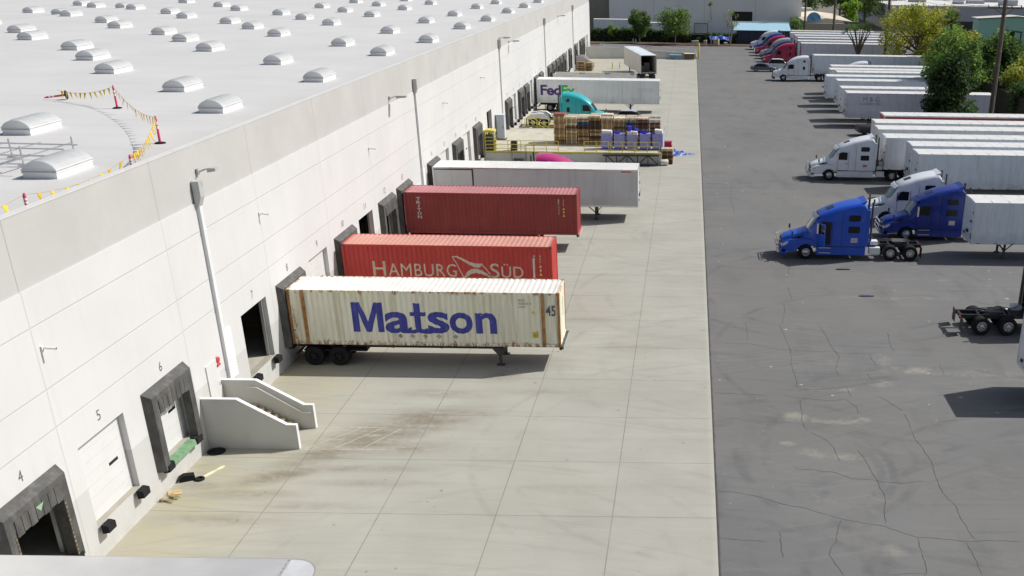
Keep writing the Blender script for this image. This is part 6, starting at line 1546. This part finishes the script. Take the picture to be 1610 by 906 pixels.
# awning shed
b = thing('blue_shed', 'low navy shed with a pale blue metal awning by the far kerb', 'shed', (30.2, 252, 0))
m1 = MB(); m1.box(1.2, 13.4, .4, 6, .0, 3.0); m1.obj('wall', M('navy_wall', (.03, .04, .08), .7, var=.15), b)
m1 = MB(); m1.prism([(-.3, 3.05), (6.5, 4.3), (6.5, 4.36), (-.3, 3.11)], 'x', .2, 13.5); m1.obj('awning', M('pale_blue_metal', (.38, .6, .72), .4, var=.06), b)
m1 = MB(); m1.box(.1, 13.6, 6.5, 6.75, 4.25, 4.6); m1.obj('fascia', white_metal, b)
m1 = MB(); [m1.tube([(x, -.15, 0), (x, -.15, 3.05)], .05, 6) for x in (1.6, 4.5, 7.5, 10.5)]; m1.obj('post', dark_grey, b)
# tan roofed building
b = thing('tan_building', 'low tan-roofed building with a blue painted arch beyond the trailers', 'building', (0, 0, 0))
m1 = MB(); m1.box(48.8, 60, 268, 303, 0, 3.9); m1.obj('wall', M('tan_wall', (.42, .38, .31), .8, var=.08), b)
m1 = MB(); m1.prism([(48.4, 4.3), (54, 5.0), (60.4, 4.3), (60.4, 3.9), (48.4, 3.9)], 'y', 269.5, 303); m1.obj('roof', M('tan_roof', (.6, .53, .42), .7, var=.08), b)
m1 = MB(); arc = [(50.8 + 1.8 * cos(a), 4.45 + 1.9 * sin(a)) for a in [pi * i / 12 for i in range(13)]]; m1.prism([(p[0], p[1]) for p in arc], 'y', 269.2, 269.45); m1.obj('arch_sign', M('sky_blue_mural', (.12, .35, .62), .6, var=.5, vs=1.2), b)
m1 = MB(); m1.box(58.5, 61.5, 268, 272, 3.905, 4.3); m1.obj('rooftop_unit', dark_grey, b)
# small pale hut
b = thing('pale_hut', 'small pale hut with a door between far trees right of the grey building', 'hut', (50.8, 312, 0))
m1 = MB(); m1.box(0, 4.6, 0, 5, 0, 4.3); m1.obj('wall', M('pale_green_wall', (.38, .43, .4), .7, var=.08), b)
m1 = MB(); m1.prism([(-.3, 4.302), (4.9, 4.302), (4.2, 5.2), (.4, 5.2)], 'y', -.3, 5.3); m1.obj('roof', M('pale_roof', (.5, .5, .47), .7, var=.06), b)
m1 = MB(); m1.box(1.4, 3.6, -.06, -.003, 1.2, 3.6); m1.obj('window', dark_grey, b)
# grey white building with flat roof
b = thing('white_roofed_building', 'long low grey building with a bright white roof and rooftop units', 'building', (76, 305, 0))
m1 = MB(); m1.box(0, 90, 0, 70, 0, 6.4); m1.obj('wall', M('lavender_grey_wall', (.5, .5, .545), .8, var=.06, vs=.3), b)
m1 = MB(); m1.box(-.3, 90.3, -.3, 70.3, 6.402, 6.75); m1.obj('roof', M('bright_white_roof', (.66, .65, .64), .7, var=.06), b)
rnd = random.Random(80)
for i in range(14):
    x, y = rnd.uniform(6, 60), rnd.uniform(6, 62); m1 = MB(); m1.box(x, x + rnd.uniform(2.5, 5), y, y + 2.4, 6.752, 6.76 + rnd.uniform(.8, 1.4)); m1.box(x + .3, x + 1.6, y + .3, y + 1.6, 8.0, 8.3) if False else None
    m1.obj('rooftop_unit', M('unit_grey', (.4, .41, .43), .6, var=.1), b)
m1 = MB(); m1.box(4, 60, -8, -7.8, 0, 3.2); tag(m1.obj('screen_fence', M('dark_screen', (.05, .05, .05), .9, var=.3)), 'dark screened fence in front of the white-roofed building', 'fence').location = (76, 305, 0)
# green shed
b = thing('green_shed', 'green metal shed with a gable roof and a tall open doorway at the right edge', 'shed', (82.5, 235, 0))
gm = M('sea_green_metal', (.32, .58, .46), .6, var=.06, vs=.8, vsc=(4, 4, .2))
m1 = MB(); m1.prism([(0, 0), (6.6, 0), (6.6, 5.0), (9.3, 4.7), (9.3, 0), (20, 0), (20, 6.6), (8.2, 7.7), (0, 7.2)], 'y', 0, .2); m1.box(0, .2, .2, 5, 0, 7.1); m1.box(.2, 20, 4.8, 5, 0, 6.6); m1.box(19.8, 20, .2, 4.8, 0, 6.5); m1.obj('wall', gm, b)
m1 = MB(); m1.prism([(-.4, 7.25), (8.2, 7.78), (20.4, 6.62), (20.4, 6.75), (8.2, 7.95), (-.4, 7.4)], 'y', -.3, 5.4); m1.obj('roof', M('pale_metal_roof', (.6, .57, .55), .6, var=.06), b)
m1 = MB(); m1.box(-.42, .0, -.34, -.302, 7.1, 7.3); m1.prism([(-.4, 7.22), (8.2, 7.72), (8.2, 7.9), (-.4, 7.38)], 'y', -.36, -.305); m1.prism([(8.2, 7.72), (20.4, 6.6), (20.4, 6.78), (8.2, 7.9)], 'y', -.36, -.305); m1.prism([(4.5, 5.1), (9.6, 4.6), (9.6, 4.8), (4.5, 5.3)], 'y', -.12, -.003); m1.box(9.3, 9.5, -.1, -.003, 0, 4.6); m1.obj('trim', dark_grey, b)
m1 = MB(); m1.prism([(8.0, .1), (9.2, .1), (9.2, 4.55), (8.0, 4.7)], 'y', -.09, -.02); m1.obj('sliding_door', gm, b)
# slatted fence along the right side of the yard
def slat_fence(label, a, b_, h, mat, step=.14):
    t = thing('slatted_fence', label, 'fence', (0, 0, 0)); a = Vector(a); b_ = Vector(b_); L = (b_ - a).length; d = (b_ - a).normalized()
    m = MB(); k = int(L / step)
    for i in range(k):
        p = a + d * (i * step); m.bar(p + Vector((0, 0, .02)), p + Vector((0, 0, h + .04 * ((i * 7) % 3))), .1, .025)
    m.obj('slat_panel', mat, t)
    m = MB(); [m.bar(a + Vector((.05, 0, z)), b_ + Vector((.05, 0, z)), .05, .08) for z in (.4, h - .4)]; m.obj('cross_rail', mat, t)
    for i in range(int(L / 3) + 1):
        m = MB(); p = a + d * min(L, i * 3); m.bar(p + Vector((.1, 0, 0)), p + Vector((.1, 0, h + .1)), .1, .1); m.obj('post', mat, t)
slat_fence('dark slatted wooden fence behind the lilac trailer at the right', (62.3, 118, 0), (62.3, 176, 0), 3.4, M('dark_fence_wood', (.05, .045, .03), .9, var=.4, vs=3))
slat_fence('dark slatted wooden fence closing the yard beyond the utility pole', (62.6, 150, 0), (84, 153, 0), 3.6, M('dark_green_fence', (.035, .042, .025), .9, var=.4, vs=3))

# ------------------------------------------------------------------ utility poles
polewood = M('pole_wood', (.13, .095, .07), .9, var=.3, vs=4, vsc=(2, 2, .3))
def pole(label, loc, h, arm=True, r=.2):
    t = thing('utility_pole', label, 'utility pole', loc, 0, 'wooden utility poles'); m = MB(); m.tube([(0, 0, 0), (0, 0, h)], [r * 1.15, r * .8], 10); m.obj('pole', polewood, t)
    m = MB(); m.tube([(r * 1.4, -.03, 0), (r * 1.25, -.03, h * .9)], .05, 6); m.obj('conduit', M('pale_conduit', (.4, .38, .34), .6), t)
    if arm:
        z = 14.3; m = MB(); m.bar((-2., -.25, z), (2.1, -.25, z), .14, .14); m.obj('crossarm', polewood, t)
        for x in (-1.9, -.7, .8, 1.9):
            m = MB(); m.lathe([(.05, z + .07), (.09, z + .14), (.05, z + .2), (.08, z + .27), (0, z + .32)], 8, axis='z', c=(x, -.25, 0)); m.obj('insulator', dark_grey, t)
        m = MB(); m.bar((-1.2, -.2, z), (0, -.2, z - .9), .05, .05); m.bar((1.2, -.2, z), (0, -.2, z - .9), .05, .05); m.obj('brace', dark_grey, t)
    return t
pole('near wooden utility pole with a crossarm standing behind the lilac trailer end', (56.9, 127.6, 0), 18, True, .23)
pole('dark wooden pole rising from the back row of trailers', (56.5, 199.8, 0), 17, False, .26)
pole('wooden pole in front of the tan-roofed building', (52.9, 247.5, 0), 16, False, .24)
pole('slim wooden pole at the corner of the grey building', (47.8, 262, 0), 16, False, .18)
for x0, dx, lb in ((55.0, -4.1, 'left'), (58.8, -2.2, 'right')):
    m1 = MB(); pts = []
    for i in range(21):
        f = i / 20; p = Vector((x0, 127.35, 14.6)).lerp(Vector((x0 + dx * .3, 199.8, 15.2)), f); p.z -= 1.4 * 4 * f * (1 - f); pts.append(p)
    m1.tube(pts, .018, 4); tag(m1.obj('overhead_cable', black_steel), f'thin overhead cable from the {lb} end of the crossarm toward the far pole', 'cable', 'overhead cables')

# camp items by the kerb
t = thing('basketball_hoop', 'portable basketball hoop with a clear framed backboard by the hedge', 'basketball hoop', (22.9, 250.2, 0))
m1 = MB(); m1.bar((0, .4, 0), (0, .2, 2.6), .12, .12); m1.box(-.6, .6, .1, 1.2, 0.14, .4); m1.obj('stand', black_steel, t)
m1 = MB(); m1.box(-1.5, 1.5, -.02, .02, 2.4, 4.5); m1.obj('backboard', M('backboard_clear', (.42, .47, .52), .2, var=.1), t)
m1 = MB(); m1.box(-1.6, -1.46, -.06, -.022, 2.3, 4.6); m1.box(1.46, 1.6, -.06, -.022, 2.3, 4.6); m1.box(-1.46, 1.46, -.06, -.022, 4.46, 4.6); m1.box(-1.46, 1.46, -.06, -.022, 2.3, 2.44); m1.obj('board_frame', dark_grey, t)
m1 = MB(); m1.tube([(.28 * cos(a), -.4 + .28 * sin(a), 2.75) for a in [2 * pi * i / 12 for i in range(13)]], .02, 5); m1.obj('rim', orange_, t)
t = thing('blue_tent', 'sagging blue tarp shelter beside the basketball hoop', 'tent', (27.3, 250.3, .14))
m1 = MB(); secs = [[(x, -1, .9 + .2 * sin(x * 2)), (x, -.3, 1.5 + .25 * sin(x * 3)), (x, .4, 1.7 + .2 * cos(x * 2)), (x, 1.1, 1.1)] for x in [-2.4 + i * .4 for i in range(13)]]; m1.loft(secs, closed=False, cap0=False, cap1=False); m1.obj('cover', M('tent_blue', (.03, .1, .42), .5, var=.3, vs=2), t)
m1 = MB(); [m1.tube([(x, y, 0), (x, y, 1.1)], .03, 5) for x in (-2.3, 0, 2.3) for y in (-.9, 1.)]; m1.obj('pole', dark_grey, t)
rnd = random.Random(90)
for lb, x, w_, h_, c in (('tan cardboard box in front of the blue tarp shelter', 26.4, 1.3, 1.1, (.5, .42, .3)), ('white box in front of the hedge gap', 21.6, 1.6, .7, (.6, .6, .56)), ('pale box at the left of the tarp shelter', 23.9, .7, .8, (.5, .47, .42)), ('white bag near the striped sheet', 28.6, .7, .4, (.6, .6, .6))):
    t = thing('storage_box', lb, 'box', (x, 248.8 + rnd.uniform(-.3, .3), .145), rnd.uniform(-.3, .3)); mt = M('box_' + str(x), c, .8, var=.15)
    m1 = MB(); m1.prism([(-w_ / 2, 0), (w_ / 2, 0), (w_ / 2 * .96, h_), (-w_ / 2, h_ * .9)], 'y', -.4, .4); m1.obj('box', mt, t); m1 = MB(); m1.prism([(-w_ / 2 - .05, h_ * .9 + .01), (w_ / 2 + .02, h_ + .01), (w_ / 2 * .9, h_ + .1), (-w_ / 2, h_ * .9 + .1)], 'y', -.46, .46); m1.obj('lid', mt, t)
for i, (x, z) in enumerate(((7.4, 1.), (8., .9))):
    m1 = MB(); m1.prism([(-.14, 0), (.14, 0), (.1, z), (0, z + .15), (-.1, z)], 'y', -.1, .1); o = m1.obj('white_post', white_metal); o.location = (x, 248.2, .145)
    tag(o, ('left', 'right')[i] + ' one of two short white posts in front of the hedge', 'post', 'short white posts by the hedge')
t = thing('litter', 'small pale paper scraps on the asphalt', 'litter'); bpy.data.objects.remove(t)
rnd = random.Random(91)
for i, (x, y, lb) in enumerate(((31.2, 68.2, 'dark flattened rubber strip on the asphalt in front of the bright blue tractor'), (31.9, 62.3, 'dark blue rag on the asphalt below the tractors'))):
    m1 = MB(); m1.prism([(-.5, -.05), (-.1, -.12), (.5, -.04), (.45, .06), (0, .12), (-.4, .08)], 'z', .0, .05); o = m1.obj('rag', M(f'rag_{i}', ((.03, .03, .03), (.04, .06, .14))[i], .9, var=.3)); o.location = (x, y, .006); tag(o, lb, 'rag')
